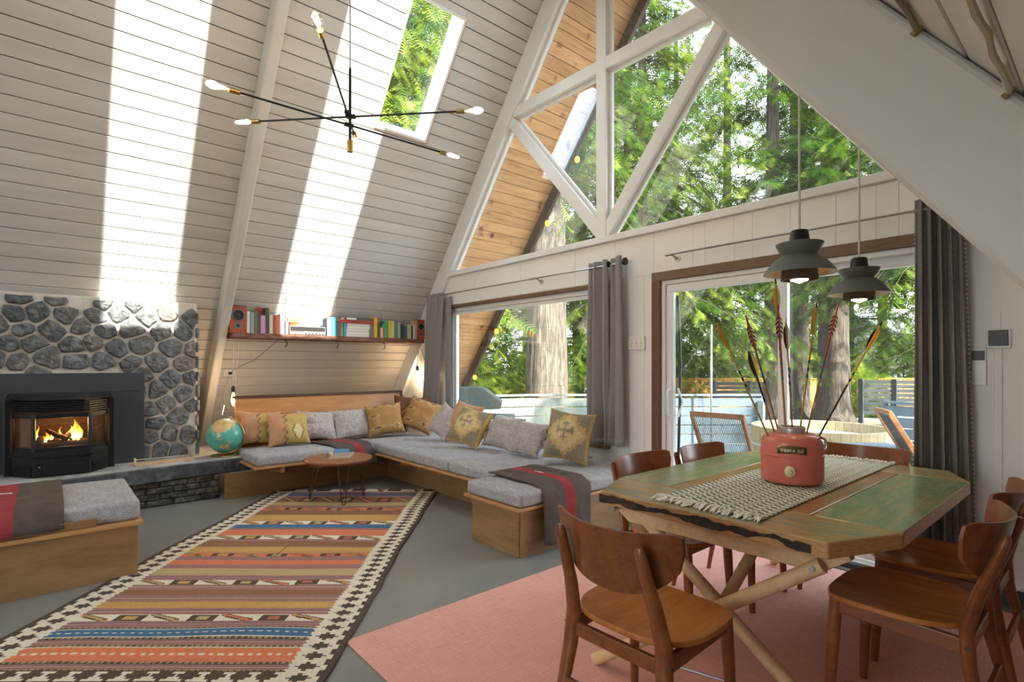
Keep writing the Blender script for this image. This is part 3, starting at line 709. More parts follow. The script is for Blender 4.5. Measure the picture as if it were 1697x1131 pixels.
# hanging bulbs and cords
M['cord'] = plain('cord', '#c9c5be', rough=.6); M['cord_dark'] = plain('cord_dark', '#2a2826', rough=.5)
M['filament'] = emis('filament', '#ffb765', 40); M['filament_soft'] = emis('filament_soft', '#ffd9a8', 22)
def bulb(parent, c, d, s=1.0, fil='filament', watts=0, light=True):
    """edison bulb: socket end at c, pointing along d"""
    q = Vector(d).normalized().to_track_quat('Z', 'Y').to_matrix()
    prof = [(.011, 0), (.0135, .008), (.016, .022), (.024, .045), (.0305, .072), (.031, .085), (.026, .104), (.014, .118), (.001, .123)]
    obj('bulb', MB().lathe([(r * s, z * s) for r, z in prof], 20, c, q), M['bulb_glass'], parent, smooth='full')
    f_ = MB()
    for k in range(4):
        g = math.pi / 2 * k; f_.tube([Vector(c) + q @ (Vector((.004 * math.cos(g), .004 * math.sin(g), .015)) * s), Vector(c) + q @ (Vector((.012 * math.cos(g), .012 * math.sin(g), .055)) * s), Vector(c) + q @ (Vector((.009 * math.cos(g), .009 * math.sin(g), .095)) * s)], .0022 * s, 5)
    obj('filament', f_, M[fil], parent)
    if watts:
        l = bpy.data.lights.new('bulb_light', 'POINT'); l.energy = watts; l.color = (1, .72, .42); l.shadow_soft_size = .03
        o = bpy.data.objects.new('bulb_light', l); COL.objects.link(o); o.location = Vector(c) + q @ Vector((0, 0, .07 * s))
M['socket'] = plain('socket', '#211f1d', rough=.4)
hb_ = thing('hanging_bulb', 'bare filament bulb hanging on a white cord over the globe', 'lamp', (-6.36, 1.515, .95))
zb = 1.05
obj('cord', MB().tube([(-6.36, 1.515, zb + .03), (-6.36, 1.515, 1.45), (-6.362, 1.52, 1.56), (-6.365, 1.545, 1.585), (-6.37, 1.565, 1.55), (-6.38, 1.57, 1.40), (-6.4, 1.55, 1.2), (-6.362, 1.53, zb + .03)], .004, 6), M['cord'], hb_, smooth=True)
obj('socket', MB().lathe([(.001, zb + .045), (.009, zb + .045), (.012, zb + .03), (.021, zb + .025), (.021, zb - .02), (.017, zb - .025), (.001, zb - .025)], 16, (-6.36, 1.515, 0)), M['socket'], hb_, smooth=True)
bulb(hb_, (-6.36, 1.515, zb - .02), (0, 0, -1), 1.35, watts=8)
wb = thing('hanging_bulb', 'bare bulb on a dark cord against the wall behind the window curtain', 'lamp', (-6.54, 3.9, 1.15))
obj('cord', MB().tube([(-6.55, 3.92, 1.30), (-6.56, 3.93, 1.42), (-6.53, 3.94, 1.55), (-6.48, 3.95, 1.52), (-6.40, 3.955, 1.36)], .004, 6), M['cord_dark'], wb, smooth=True)
obj('socket', MB().lathe([(.001, 1.31), (.012, 1.305), (.021, 1.29), (.021, 1.24), (.001, 1.235)], 16, (-6.55, 3.92, 0)), M['socket'], wb, smooth=True)
bulb(wb, (-6.55, 3.92, 1.24), (0, 0, -1), 1.3, 'filament_soft', watts=5)
ol = thing('wall_outlet', 'white wall outlet with a black plug above the globe', 'outlet', slope('l', zs(1.23), 1.60, 0))
obj('cover_plate', sbox(MB(), 'l', zs(1.23) - .05, zs(1.23) + .05, 1.575, 1.70, .001, .012), M['vinyl'], ol, bevel=.003)
pl = slope('l', zs(1.235), 1.63, .03)
obj('plug', MB().tube([slope('l', zs(1.235), 1.635, .01), pl, slope('l', zs(1.24), 1.66, .04)], .014, 8), M['socket'], ol, smooth=True)
obj('plug_cord', MB().tube([pl, slope('l', zs(1.10), 1.62, .06), slope('l', zs(.98), 1.60, .1), slope('l', zs(.9), 1.66, .2), (-6.42, 1.44, .88), (-6.33, 1.40, .78)], .004, 6), M['cord'], ol, smooth=True)
obj('plug_cord', MB().tube([pl, slope('l', zs(1.33), 1.72, .05), slope('l', zs(1.45), 1.85, .12), (-6.40, 2.0, 1.61)], .003, 6), M['cord_dark'], ol, smooth=True)
# ---------------------------------------------------------------- benches and cushions
def rbox(x0, x1, y0, y1, z0, z1, lump=.006, n=14):
    """box with a gently lumpy top for cushions"""
    mb = MB(); sx, sy = x1 - x0, y1 - y0
    def top(u, v):
        e_ = min(u, 1 - u, .5) * min(v, 1 - v, .5) * 4
        return (x0 + sx * u, y0 + sy * v, z1 + lump * (2.2 * (vnoise(u * sx * 7 + x0 * 5, v * sy * 7 + y0) - .5)) + .012 * min(1, e_ * 4) - .006)
    vs = [top(i / n, j / n) for j in range(n + 1) for i in range(n + 1)]
    fs = [(j * (n + 1) + i, j * (n + 1) + i + 1, (j + 1) * (n + 1) + i + 1, (j + 1) * (n + 1) + i) for j in range(n) for i in range(n)]
    edge_ = [i for i in range(n + 1)] + [(j) * (n + 1) + n for j in range(1, n + 1)] + [n * (n + 1) + i for i in range(n - 1, -1, -1)] + [j * (n + 1) for j in range(n - 1, 0, -1)]
    b0 = len(vs)
    for k in edge_: vs.append((vs[k][0], vs[k][1], z0))
    m_ = len(edge_)
    fs += [(edge_[k], b0 + k, b0 + (k + 1) % m_, edge_[(k + 1) % m_]) for k in range(m_)] + [tuple(b0 + k for k in range(m_))]
    return mb.add(vs, fs)
def cushion(label, *a, **k):
    o = obj('seat_cushion', rbox(*a, **k), M['cushion'], smooth=True, bevel=.028, bseg=4)
    return tag(o, label, 'cushion', 'grey seat cushions')
PT = .345
ba = thing('bench', 'built-in plywood bench along the sloping wall with tall wooden backboard', 'bench', (-5.8, 2.3, 0))
obj('base_panel', MB().box(-5.80, -5.775, 1.30, 3.06, 0, .245), M['ply'], ba)
obj('seat_board', MB().box(-6.3, -5.40, 1.47, 2.72, PT - .022, PT), M['ply_edge'], ba, bevel=.003)
for y in (1.72, 2.10, 2.55): obj('bracket', MB().prism([(-5.78, .22), (-5.43, .265), (-5.43, PT - .023), (-5.78, PT - .023)], xz, y, y + .035), M['ply_edge'], ba, bevel=.003)
bk = obj('backboard', MB().hexa([(-6.20, 1.52, .42), (-6.17, 1.52, .42), (-6.17, 3.52, .42), (-6.20, 3.52, .42), (-6.36, 1.52, .955), (-6.33, 1.52, .955), (-6.33, 3.52, .955), (-6.36, 3.52, .955)]), M['backboard'], ba)
obj('backboard_trim', MB().box(-6.375, -6.318, 1.50, 3.555, .953, .982), M['dark_frame'], bk, bevel=.003)
obj('backboard_trim', MB().hexa([(-6.205, 3.52, .42), (-6.155, 3.52, .42), (-6.155, 3.552, .42), (-6.205, 3.552, .42), (-6.37, 3.52, .954), (-6.315, 3.52, .954), (-6.315, 3.552, .954), (-6.37, 3.552, .954)]), M['dark_frame'], bk)
bb_ = thing('bench', 'built-in plywood bench under the picture window', 'bench', (-4.4, 3.3, 0))
obj('base_panel', MB().box(-5.77, -3.30, 3.05, 3.075, 0, .30), M['ply_x'], bb_)
obj('seat_board', MB().box(-6.2, -3.32, 2.72, 3.96, PT - .022, PT), M['ply_edge'], bb_, bevel=.003)
for x in (-4.95, -4.60, -4.25, -3.75): obj('bracket', MB().prism([(3.06, .20), (2.76, .285), (2.76, PT - .023), (3.06, PT - .023)], lambda u, v, w: (w, u, v), x, x + .035), M['ply_edge'], bb_, bevel=.003)
bc = thing('bench', 'plywood box bench sticking out into the room under a striped blanket', 'bench', (-3.0, 3.1, 0))
obj('front_panel', MB().box(-3.25, -2.72, 2.42, 2.445, 0.0, PT - .023), M['ply_x'], bc, bevel=.002)
obj('side_panel', MB().box(-2.735, -2.71, 2.43, 3.10, 0.0, PT - .023), M['ply'], bc, bevel=.002)
obj('side_panel', MB().box(-2.735, -2.71, 3.11, 3.96, 0.0, PT - .023), M['ply'], bc, bevel=.002)
obj('side_panel', MB().box(-3.24, -3.22, 2.445, 3.05, 0.0, PT - .023), M['dark_frame'], bc)
obj('seat_board', MB().box(-3.31, -2.68, 2.385, 3.96, PT - .022, PT), M['ply_edge'], bc, bevel=.003)
bl = thing('bench', 'low plywood bench with grey cushion in front of the hearth', 'bench', (-4.5, -.3, 0))
obj('front_panel', MB().box(-4.10, -4.075, -1.8, .425, 0.0, .318), M['ply'], bl, bevel=.002)
obj('end_panel', MB().box(-4.99, -4.10, .40, .425, 0.0, .318), M['ply_x'], bl, bevel=.002)
obj('seat_board', MB().box(-5.0, -4.045, -1.8, .45, .32, .345), M['ply_edge'], bl, bevel=.003)
obj('cushion_stop', MB().box(-4.085, -4.062, -.6, .22, .345, .395), M['ply'], bl, bevel=.003)
cushion('long grey seat cushion on the bench along the sloping wall', -6.16, -5.41, 1.49, 2.705, PT, .452)
cushion('grey seat cushion in the corner of the window bench', -6.16, -4.055, 2.735, 3.93, PT, .455)
cushion('grey seat cushion at the middle of the window bench', -4.04, -3.335, 2.735, 3.93, PT, .455)
cushion('grey seat cushion on the box bench next to the white wall', -3.32, -2.68, 3.10, 3.93, PT, .45)
cushion('grey seat cushion half under the blanket on the box bench', -3.30, -2.68, 2.40, 3.085, PT, .452)
cushion('thick grey cushion on the low bench by the hearth', -4.97, -4.09, -1.7, .44, PT, .475)

# blankets: a path in a vertical plane swept sideways
def drape(name, label, path, w0, w1, axis, stripe, n=40, skew=0.0, mark=None, group='striped wool blankets'):
    """path: list of (a,z) points; swept along the other axis from w0 to w1; stripe=(s0,s1) in 0..1 of the width"""
    P = [Vector((a, z, 0)) for a, z in path]; seg = []
    for i in range(len(P) - 1):
        k = max(1, int((P[i + 1] - P[i]).length / .035)); seg += [P[i].lerp(P[i + 1], t / k) for t in range(k)]
    seg.append(P[-1]); L = len(seg)
    for _ in range(3): seg = [seg[0]] + [(seg[i - 1] + seg[i] * 2 + seg[i + 1]) / 4 for i in range(1, L - 1)] + [seg[-1]]
    ws = np.linspace(0, 1, n + 1); vs, fs, mi = [], [], []
    for i, q in enumerate(seg):
        for w in ws:
            off = .004 * math.sin(w * 17 + i * .3) * (i / L) + .004 * vnoise(w * 8, i * .3)
            ww = w0 + (w1 - w0) * w + skew * (1 - i / L)
            a, z = q.x, q.y
            hang = max(0, i / L - .55)
            a += hang * .03 * math.sin(w * 11)
            vs.append((a, ww, z + off) if axis == 'x' else (ww, a, z + off))
    for i in range(L - 1):
        for j in range(n):
            fs.append((i * (n + 1) + j, i * (n + 1) + j + 1, (i + 1) * (n + 1) + j + 1, (i + 1) * (n + 1) + j)); mi.append(1 if stripe[0] <= (ws[j] + ws[j + 1]) / 2 <= stripe[1] else 0)
    t = thing(name, label, 'blanket', vs[len(vs) // 2], 0, group)
    mb = MB(); mb.v = vs; mb.f = fs; mb.m = mi
    o = obj('cloth', mb, [M['blanket'], M['blanket_red']], t, smooth='full', solid=.010)
    if mark:
        (mx, my, mz, ml, rz) = mark
        k = MB().box(-ml / 2, ml / 2, -.0025, .0025, 0, .003).box(-ml * .12, ml * .12, -.008, .008, 0, .003)
        obj('stitched_mark', k, M['vinyl'], t, loc=(0, 0, 0)).matrix_basis = Matrix.Translation((mx, my, mz)) @ Matrix.Rotation(rz, 4, 'Z')
    return t
drape('blanket', 'brown blanket with red stripe hanging off the box bench side', [(-3.28, .476), (-2.72, .474), (-2.665, .45), (-2.655, .35), (-2.65, .06)], 2.60, 3.09, 'x', (.46, .66), mark=(-3.0, 2.88, .487, .10, 0))
drape('blanket', 'brown blanket with red stripe folded over the low bench by the hearth', [(-4.98, .50), (-4.16, .50), (-4.075, .47), (-4.055, .40), (-4.05, .36)], -.55, .07, 'x', (.36, .64), mark=(-4.6, -.24, .515, .15, 1.2))
drape('blanket', 'brown blanket with red stripe spread at the corner of the sofa cushions', [(-6.02, .476), (-5.47, .476), (-5.395, .45), (-5.375, .36), (-5.37, .24)], 2.33, 2.73, 'x', (.50, .72), skew=-.22)

# ---------------------------------------------------------------- pillows
def hexc(h): return np.array(lin(h))
def step(d, n): return np.floor(d * n) / n
def pat_kilim(u, v, s):
    peach, must, dark, cream = hexc('#cc9a74'), hexc('#c8a964'), hexc('#6f5e48'), hexc('#e0cf9c')
    c_ = peach
    zz = .18 * abs(((v * 5) % 2) - 1)
    if u > -.25 + zz: c_ = must
    if abs(u + .25 - zz) < .035: c_ = dark
    if abs(u - .45) < .30 and -.75 < v < .1:
        w = .26 * (1 - abs(step(v + .35, 7)) * 1.4)
        if abs(u - .45) < w: c_ = cream
        if abs(abs(u - .45) - w) < .03: c_ = dark
    if v > .8: c_ = peach
    return c_
def pat_tan(u, v, s):
    tan, br, lt = hexc('#b08452'), hexc('#86664a'), hexc('#cba974')
    c_ = tan
    for cx_, cy_ in ((-.55, -.62), (.5, -.6), (-.5, .72), (.45, .75), (-.72, .1)):
        d_ = abs(step(u - cx_, 12)) * 1.0 + abs(step(v - cy_, 12)) * 1.7
        if d_ < .34: c_ = lt
        if d_ < .20: c_ = br
    if abs(v + .92) < .04 or abs(v - .93) < .03: c_ = br
    return c_
def pat_must(u, v, s):
    must, br, lt, edge_ = hexc('#cdad72'), hexc('#9a8e76'), hexc('#dcc38e'), hexc('#c8a862')
    d_ = abs(step(u, 9)) + abs(step(v, 9))
    c_ = lt if d_ < .75 else (must if d_ < 1.0 else br)
    a, b2 = u + .0, v - .15
    if (abs(a) < .045 and abs(b2) < .38) or (abs(b2) < .05 and abs(a) < .34) or (abs(abs(a) - .3) < .05 and abs(b2) < .13) or (abs(abs(b2) - .26) < .05 and abs(a) < .15): c_ = br
    if max(abs(u), abs(v)) > .93: c_ = edge_
    return c_
def pat_orange(u, v, s):
    c_ = hexc('#c49a72'); r2 = math.hypot(u + .1, v + .1)
    if r2 < .06: c_ = hexc('#d8b890')
    if r2 < .03: c_ = hexc('#9a6a44')
    return c_
def pat_brown(u, v, s):
    c_ = hexc('#6f4a35'); d_ = abs(step(u, 8)) + abs(step(v + .2, 8))
    if d_ < .62: c_ = hexc('#a9793c')
    if d_ < .45: c_ = hexc('#8a5e33')
    if d_ < .25: c_ = hexc('#b88c4a')
    if v < -.55: c_ = hexc('#a98a45')
    return c_
def pat_fluff(u, v, s): return hexc('#ffffff')
def pillow(label, x, y, w, h, t, heading, lean, roll, pat, fluffy=False, zb=.462, group=None, seed=0):
    n = 36; vs, cl = [], []
    for side in (1, -1):
        for j in range(n + 1):
            for i in range(n + 1):
                u, v = -1 + 2 * i / n, -1 + 2 * j / n
                e_ = max(0.0, (1 - u * u) * (1 - v * v))
                zz = side * t / 2 * e_ ** .5
                xx = w / 2 * u * (1 - .11 * (1 - v * v) * u * u); yy = h / 2 * v * (1 - .11 * (1 - u * u) * v * v)
                wob = .018 * (vnoise(u * 2.2 + seed * 3.1, v * 2.2 + seed * 1.7) - .5) * e_ ** .3 * 2
                zz += wob
                if fluffy:
                    q = vnoise(u * 16 + seed, v * 16) * .6 + vnoise(u * 33, v * 33 + seed) * .5
                    zz += side * .020 * (q - .5); xx += .010 * (vnoise(u * 20 + 3, v * 20) - .5) ; yy += .010 * (vnoise(u * 20, v * 20 + 7) - .5)
                if v < -.8: zz *= .9
                vs.append((xx, yy, zz)); cl.append(pat(u, v, side))
    N = (n + 1) ** 2; fs = []
    for sd in range(2):
        for j in range(n):
            for i in range(n):
                q = [sd * N + j * (n + 1) + i, sd * N + j * (n + 1) + i + 1, sd * N + (j + 1) * (n + 1) + i + 1, sd * N + (j + 1) * (n + 1) + i]
                fs.append(q if sd == 0 else q[::-1])
    me = fastmesh('throw_pillow', vs, fs, M['fluffy'] if fluffy else M['attr_cloth'], None if fluffy else cl, smooth=True)
    R = Matrix.Rotation(heading, 4, 'Z') @ Matrix.Rotation(math.pi / 2 - lean, 4, 'X') @ Matrix.Rotation(roll, 4, 'Z')
    lo = min((R @ Vector(p)).z for p in vs[::3])
    o = link('throw_pillow', me); o.matrix_basis = Matrix.Translation((x, y, zb - lo)) @ R
    return tag(o, label, 'pillow', group)
hA, hB = math.radians(90), 0.0
d_ = math.radians
kp = 'kilim pillows on the sloping wall bench'; fp = 'fluffy pale pillows'
pillow('peach and mustard patterned pillow right behind the globe', -6.10, 1.72, .42, .37, .19, hA - .05, d_(22), d_(-4), pat_kilim, seed=1, group=kp)
pillow('peach and mustard patterned pillow with dark wool edge leaning forward', -5.86, 1.93, .42, .37, .20, hA - .25, d_(24), d_(3), pat_kilim, seed=2, group=kp)
pillow('pale fluffy pillow next to the mustard pillow on the backboard bench', -5.96, 2.27, .44, .36, .19, hA, d_(30), d_(-6), pat_fluff, True, seed=3, group=fp)
pillow('pale fluffy pillow between two patterned groups on the backboard bench', -5.96, 2.68, .46, .36, .19, hA - .05, d_(28), d_(2), pat_fluff, True, seed=4, group=fp)
pillow('tan pillow with stepped triangles in the sofa corner, nearer the globe', -5.82, 3.04, .44, .41, .20, hA - .35, d_(26), d_(6), pat_tan, seed=5, group='tan kilim pillows')
pillow('dark brown pillow at the back of the sofa corner', -6.02, 3.50, .46, .42, .18, hA - .6, d_(16), d_(-4), pat_brown, seed=6, zb=.50)
pillow('tan pillow with stepped triangles below the grey curtain', -5.68, 3.45, .44, .43, .20, hA - .85, d_(28), d_(-18), pat_tan, seed=7, group='tan kilim pillows')
pillow('pale fluffy pillow beside the curtain in the window bench corner', -5.14, 3.44, .42, .38, .18, hB + .1, d_(32), d_(-18), pat_fluff, True, seed=8, group=fp)
pillow('plain orange tan pillow with a stitched dot behind the medallion pillow', -4.90, 3.52, .48, .45, .18, hB + .12, d_(28), d_(-8), pat_orange, seed=9)
pillow('mustard medallion pillow leaning on the plain orange one', -4.50, 3.32, .46, .42, .21, hB + .22, d_(30), d_(-9), pat_must, seed=10, group='mustard medallion pillows')
pillow('pale fluffy pillow in the middle of the window bench', -4.14, 3.48, .44, .37, .19, hB + .08, d_(32), d_(-4), pat_fluff, True, seed=11, group=fp)
pillow('pale fluffy pillow tucked behind the large mustard pillow', -3.72, 3.44, .40, .35, .18, hB, d_(32), d_(-2), pat_fluff, True, seed=12, group=fp)
pillow('large mustard medallion pillow at the end of the window bench', -3.19, 3.42, .43, .45, .26, hB + .42, d_(16), d_(-6), pat_must, seed=13, group='mustard medallion pillows')

# ---------------------------------------------------------------- coffee table with books
M['walnut_top'] = wood('walnut_top', '#7a4d2c', '#965f38', '#a87048', grain=(1.2, 7, 7), scale=3, rough=.35)
ct = thing('coffee_table', 'small round wooden coffee table on hairpin legs', 'table', (-5.0, 2.12, 0))
obj('table_top', MB().lathe([(.002, .392), (.292, .392), (.313, .405), (.315, .418), (.309, .425), (.002, .425)], 48, (-5.0, 2.12, 0)), M['walnut_top'], ct, smooth=True)
for fx, fy in ((-5.21, 1.92), (-4.79, 2.08), (-5.02, 2.385)):
    dx, dy = fx + 5.0, fy - 2.12; L = math.hypot(dx, dy); ux, uy = dx / L, dy / L; tx, ty = -uy, ux
    top = lambda s, k: (-5.0 + ux * .20 + tx * s, 2.12 + uy * .20 + ty * s, .392)
    pts_ = [top(-.055, 0), (fx - tx * .016, fy - ty * .016, .035), (fx - tx * .012, fy - ty * .012, .014), (fx, fy, .010), (fx + tx * .012, fy + ty * .012, .014), (fx + tx * .016, fy + ty * .016, .035), top(.055, 0)]
    obj('hairpin_leg', MB().tube(pts_, .0055, 8), M['bronze_rod'], ct, smooth=True)
obj('mount_plate', MB().box(-5.03, -4.93, 2.02, 2.12, .382, .392), M['steel'], ct)
M['pages'] = plain('pages', '#d8ccb4', '#e4dac6', rough=.9, nscale=3, stretch=(1, 1, 60))
def flatbook(label, x, y, z, w, h, t, rz, cover, soft=False):
    mb = MB().box(-w / 2, w / 2, -h / 2, h / 2, 0, .003).box(-w / 2, w / 2, -h / 2, h / 2, t - .003, t).box(-w / 2, -w / 2 + .004, -h / 2, h / 2, .003, t - .003); mb.cur = 1
    mb.box(-w / 2 + .004, w / 2 - .005, -h / 2 + .005, h / 2 - .005, .003, t - .003)
    o = obj('book', mb, [plain('cover', cover, rough=.6), M['pages']], loc=(x, y, z), rot=(0, 0, rz)); return tag(o, label, 'book', 'books on the coffee table')
flatbook('wide pale book at the bottom of the coffee table stack', -5.04, 2.17, .425, .20, .29, .018, 1.02, '#b8a890')
flatbook('cream paperback in the middle of the coffee table stack', -5.06, 2.15, .443, .17, .24, .014, 1.35, '#cfc3ae')
flatbook('blue book on top of the coffee table stack', -5.05, 2.17, .457, .14, .21, .024, 1.12, '#4f86b8')
# ---------------------------------------------------------------- bookshelf
XF = -6.36
M['shelf_wood'] = wood('shelf_wood', '#4a2f22', '#7a5240', '#a87c62', grain=(8, 1.5, 8), scale=5, rough=.7, vary=0)
sh = thing('wall_shelf', 'rough wooden plank shelf full of books on the sloping wall', 'shelf', (-6.5, 2.7, 1.615))
obj('plank', MB().box(-6.72, -6.335, 1.50, 3.90, 1.615, 1.672), M['shelf_wood'], sh, bevel=.006)
for px_ in (474, 559, 637):
    p = at_X(px_, 563, -6.37); y = p[1]
    obj('hook', MB().tube([(-6.40, y - .01, 1.617), (-6.38, y, 1.60), (-6.37, y + .012, 1.575), (-6.37, y + .005, 1.535), (-6.38, y - .012, 1.53)], .005, 6), M['black_metal'], sh, smooth=True)
    obj('hanger_wire', MB().tube([(-6.42, y, 1.672), slope('l', zs(2.10), y, .005)], .003, 6), M['steel'], sh)
ZT = 1.672
def shelf_y(px_): return at_X(px_, 560, XF)[1]
def shelf_h(px_, py): return at_X(px_, py, XF)[2]
M['covers'] = {}
def cov(h):
    if h not in M['covers']: M['covers'][h] = plain('cover_' + h[1:], h, rough=.6)
    return M['covers'][h]
def upbook(label, x0, x1, top, col, depth=.135, lean=0.0):
    ya, yb = shelf_y(x0) + .0008, shelf_y(x1) - .0008; z = min(shelf_h((x0 + x1) / 2, top), ZT + .29)
    slope_x = XL + z / K + .012; xb = max(XF - depth, slope_x); t = .0025
    if xb > XF - .06: z = ZT + .24; xb = XF - .10
    mb = MB().box(xb, XF, ya, ya + t, ZT, z).box(xb, XF, yb - t, yb, ZT, z).box(XF - t, XF, ya + t, yb - t, ZT, z); mb.cur = 1
    mb.box(xb + .003, XF - t, ya + t, yb - t, ZT + .003, z - .004)
    return tag(obj('book', mb, [cov(col), M['pages']], bevel=0), label, 'book', 'books on the wall shelf')
BK = [(409.2, 414.3, 516, '#d6cfc2', 'cream book standing right next to the big speaker'), (415, 421.2, 517.6, '#8c979a', 'grey blue book, second from the big speaker'),
 (421.6, 426.8, 516, '#7a6a3c', 'olive and orange book between grey blue and charcoal spines'), (427.1, 431.6, 518, '#4a4c50', 'charcoal book left of the pink spine'),
 (432, 439.8, 523, '#c790b4', 'pink book in front of the tall dark red volume'), (440, 446, 508, '#4b4440', 'tall dark book, highest one on the shelf'),
 (446.4, 452.4, 522, '#cfc6a6', 'pale cream book after the tall dark one'), (452.7, 456, 523, '#b0493c', 'thin red book beside a salmon spine'),
 (456.2, 464, 523, '#c07260', 'thick salmon book between thin red and pale blue spines'), (464.4, 471.3, 521, '#a9b2c0', 'pale blue grey book near the amplifier'), (473, 478, 532, '#d59a80', 'short peach book touching the amplifier'),
 (541.7, 543.8, 528, '#5a6a86', 'very thin slate blue book right of the amplifier'), (543.9, 549, 526.6, '#b98d92', 'dusty rose book right of the amplifier'),
 (549.6, 556.4, 526, '#3f93c4', 'bright blue book in the middle of the shelf'), (556.6, 561.8, 532, '#5c6672', 'slate grey book next to the bright blue one'),
 (562, 565, 531, '#7a6a55', 'thin brown book beside the green one'), (565.3, 568.7, 531, '#7fa03f', 'thin green book left of the magazine pile'), (570, 573.8, 530, '#5d9ad2', 'light blue book touching the magazine pile'),
 (612.9, 619, 533, '#77716a', 'grey patterned book right of the magazine pile'), (619.6, 625.5, 526, '#e0a91e', 'tall bright yellow book near the shelf middle'),
 (626, 630, 537, '#4a443c', 'dark short book after the tall yellow one'), (630.3, 635, 543, '#d8b98a', 'short cream book under the green paper'), (635.2, 637.2, 543, '#a8443c', 'thin short red book before the teal one'),
 (637.4, 642.4, 532.5, '#5aa68a', 'teal green book with a green paper flap'), (643.5, 647.7, 532.4, '#d9c41f', 'lemon yellow book right of the green flap'), (647.9, 653.5, 532.4, '#d6c79a', 'cream book beside the lemon yellow one'),
 (654.1, 658.8, 533, '#6f8069', 'grey green book next to the pale sage one'), (659.2, 663.8, 534.5, '#a2b59c', 'pale sage book next to the grey green one'), (664.7, 668.9, 538, '#3a3f3a', 'dark green black book near the far speaker'),
 (669.5, 674.2, 540, '#48605a', 'dark teal book near the far speaker'), (674.8, 681.6, 538, '#b8bf90', 'pale lime book near the far speaker'), (682, 684, 540, '#3a3a38', 'thin black book near the far speaker'),
 (684.2, 688, 539, '#cfccc4', 'white book near the far speaker'), (688.3, 691, 531, '#c79a86', 'tall pinkish book touching the far speaker')]
for x0, x1, top, col, lab in BK: upbook(lab, x0, x1, top, col)
# red board cover leaning behind the pink book
ya, yb = shelf_y(427.8), shelf_y(440)
tag(obj('book', MB().box(-6.455, -6.445, ya, yb, ZT, shelf_h(434, 509)), cov('#a8432f')), 'brick red cover showing above the pink book', 'book', 'books on the wall shelf')
ya, yb = shelf_y(632), shelf_y(642)
tag(obj('paper_flap', MB().hexa([(XF + .004, ya, 1.80), (XF + .008, ya, 1.80), (XF + .008, yb, 1.80), (XF + .004, yb, 1.80), (XF + .004, ya + .02, 1.86), (XF + .008, ya + .02, 1.86), (XF + .008, yb, 1.84), (XF + .004, yb, 1.84)]), cov('#3f9a4a')), 'bright green paper flap stuck on the books', 'paper')
# magazine pile
mg0, mg1 = shelf_y(574.6), shelf_y(612.4); rr = random.Random(4)
for k in range(9):
    a = rr.uniform(-.006, .006); z = ZT + k * .0185
    lab = ['bottom', 'second', 'third', 'fourth', 'fifth', 'sixth', 'seventh', 'eighth', 'top'][k] + ' magazine counted upward in the white pile'
    mb = MB().box(-6.49, XF + a * .4, mg0 + a, mg1 + a, z, z + .0178)
    tag(obj('magazine', mb, cov(['#dedad0', '#d3cec2', '#e6e2da', '#cdc6b8'][k % 4])), lab, 'magazine', 'white magazine pile on the shelf')
def laybook(label, x0, x1, z, t, col, txt=None):
    a, c_ = shelf_y(x0), shelf_y(x1); mb = MB().box(-6.47, XF + .012, a, c_, z, z + .003).box(-6.47, XF + .012, a, c_, z + t - .003, z + t).box(XF + .008, XF + .012, a, c_, z + .003, z + t - .003); mb.cur = 1
    mb.box(-6.468, XF + .008, a + .003, c_ - .003, z + .003, z + t - .003)
    o = tag(obj('book', mb, [cov(col), M['pages']]), label, 'book', 'books lying on the magazine pile'); return o
zt = ZT + 9 * .0185
b1 = laybook('brick red book lying flat on the magazine pile', 561, 619, zt, .040, '#a5402f')
b2 = laybook('charcoal book lying on the brick red one', 570, 618, zt + .040, .034, '#50504e')
def text_mesh(body, size, mat, name, depth=.0004):
    cu = bpy.data.curves.new(name, 'FONT'); cu.body = body; cu.size = size; cu.extrude = depth; cu.align_x = 'CENTER'; cu.align_y = 'CENTER'
    o = bpy.data.objects.new(name, cu); COL.objects.link(o); dg = bpy.context.evaluated_depsgraph_get()
    me = bpy.data.meshes.new_from_object(o.evaluated_get(dg)); COL.objects.unlink(o); bpy.data.objects.remove(o)
    me.materials.clear(); me.materials.append(mat); r = bpy.data.objects.new(name, me); COL.objects.link(r); return r
M['ink'] = plain('ink', '#2a1a16', rough=.7); M['ink_white'] = plain('ink_white', '#e6e2d8', rough=.7)
RX = Matrix(((0, 0, 1, 0), (1, 0, 0, 0), (0, 1, 0, 0), (0, 0, 0, 1)))     # text facing +x
t_ = text_mesh('D I X S O', .030, M['ink'], 'spine_lettering'); t_.parent = b1; t_.matrix_basis = Matrix.Translation((XF + .0125, shelf_y(583), zt + .02)) @ RX
obj('spine_label', MB().box(XF + .012, XF + .0128, shelf_y(574), shelf_y(590), zt + .046, zt + .068), M['ink_white'], b2)
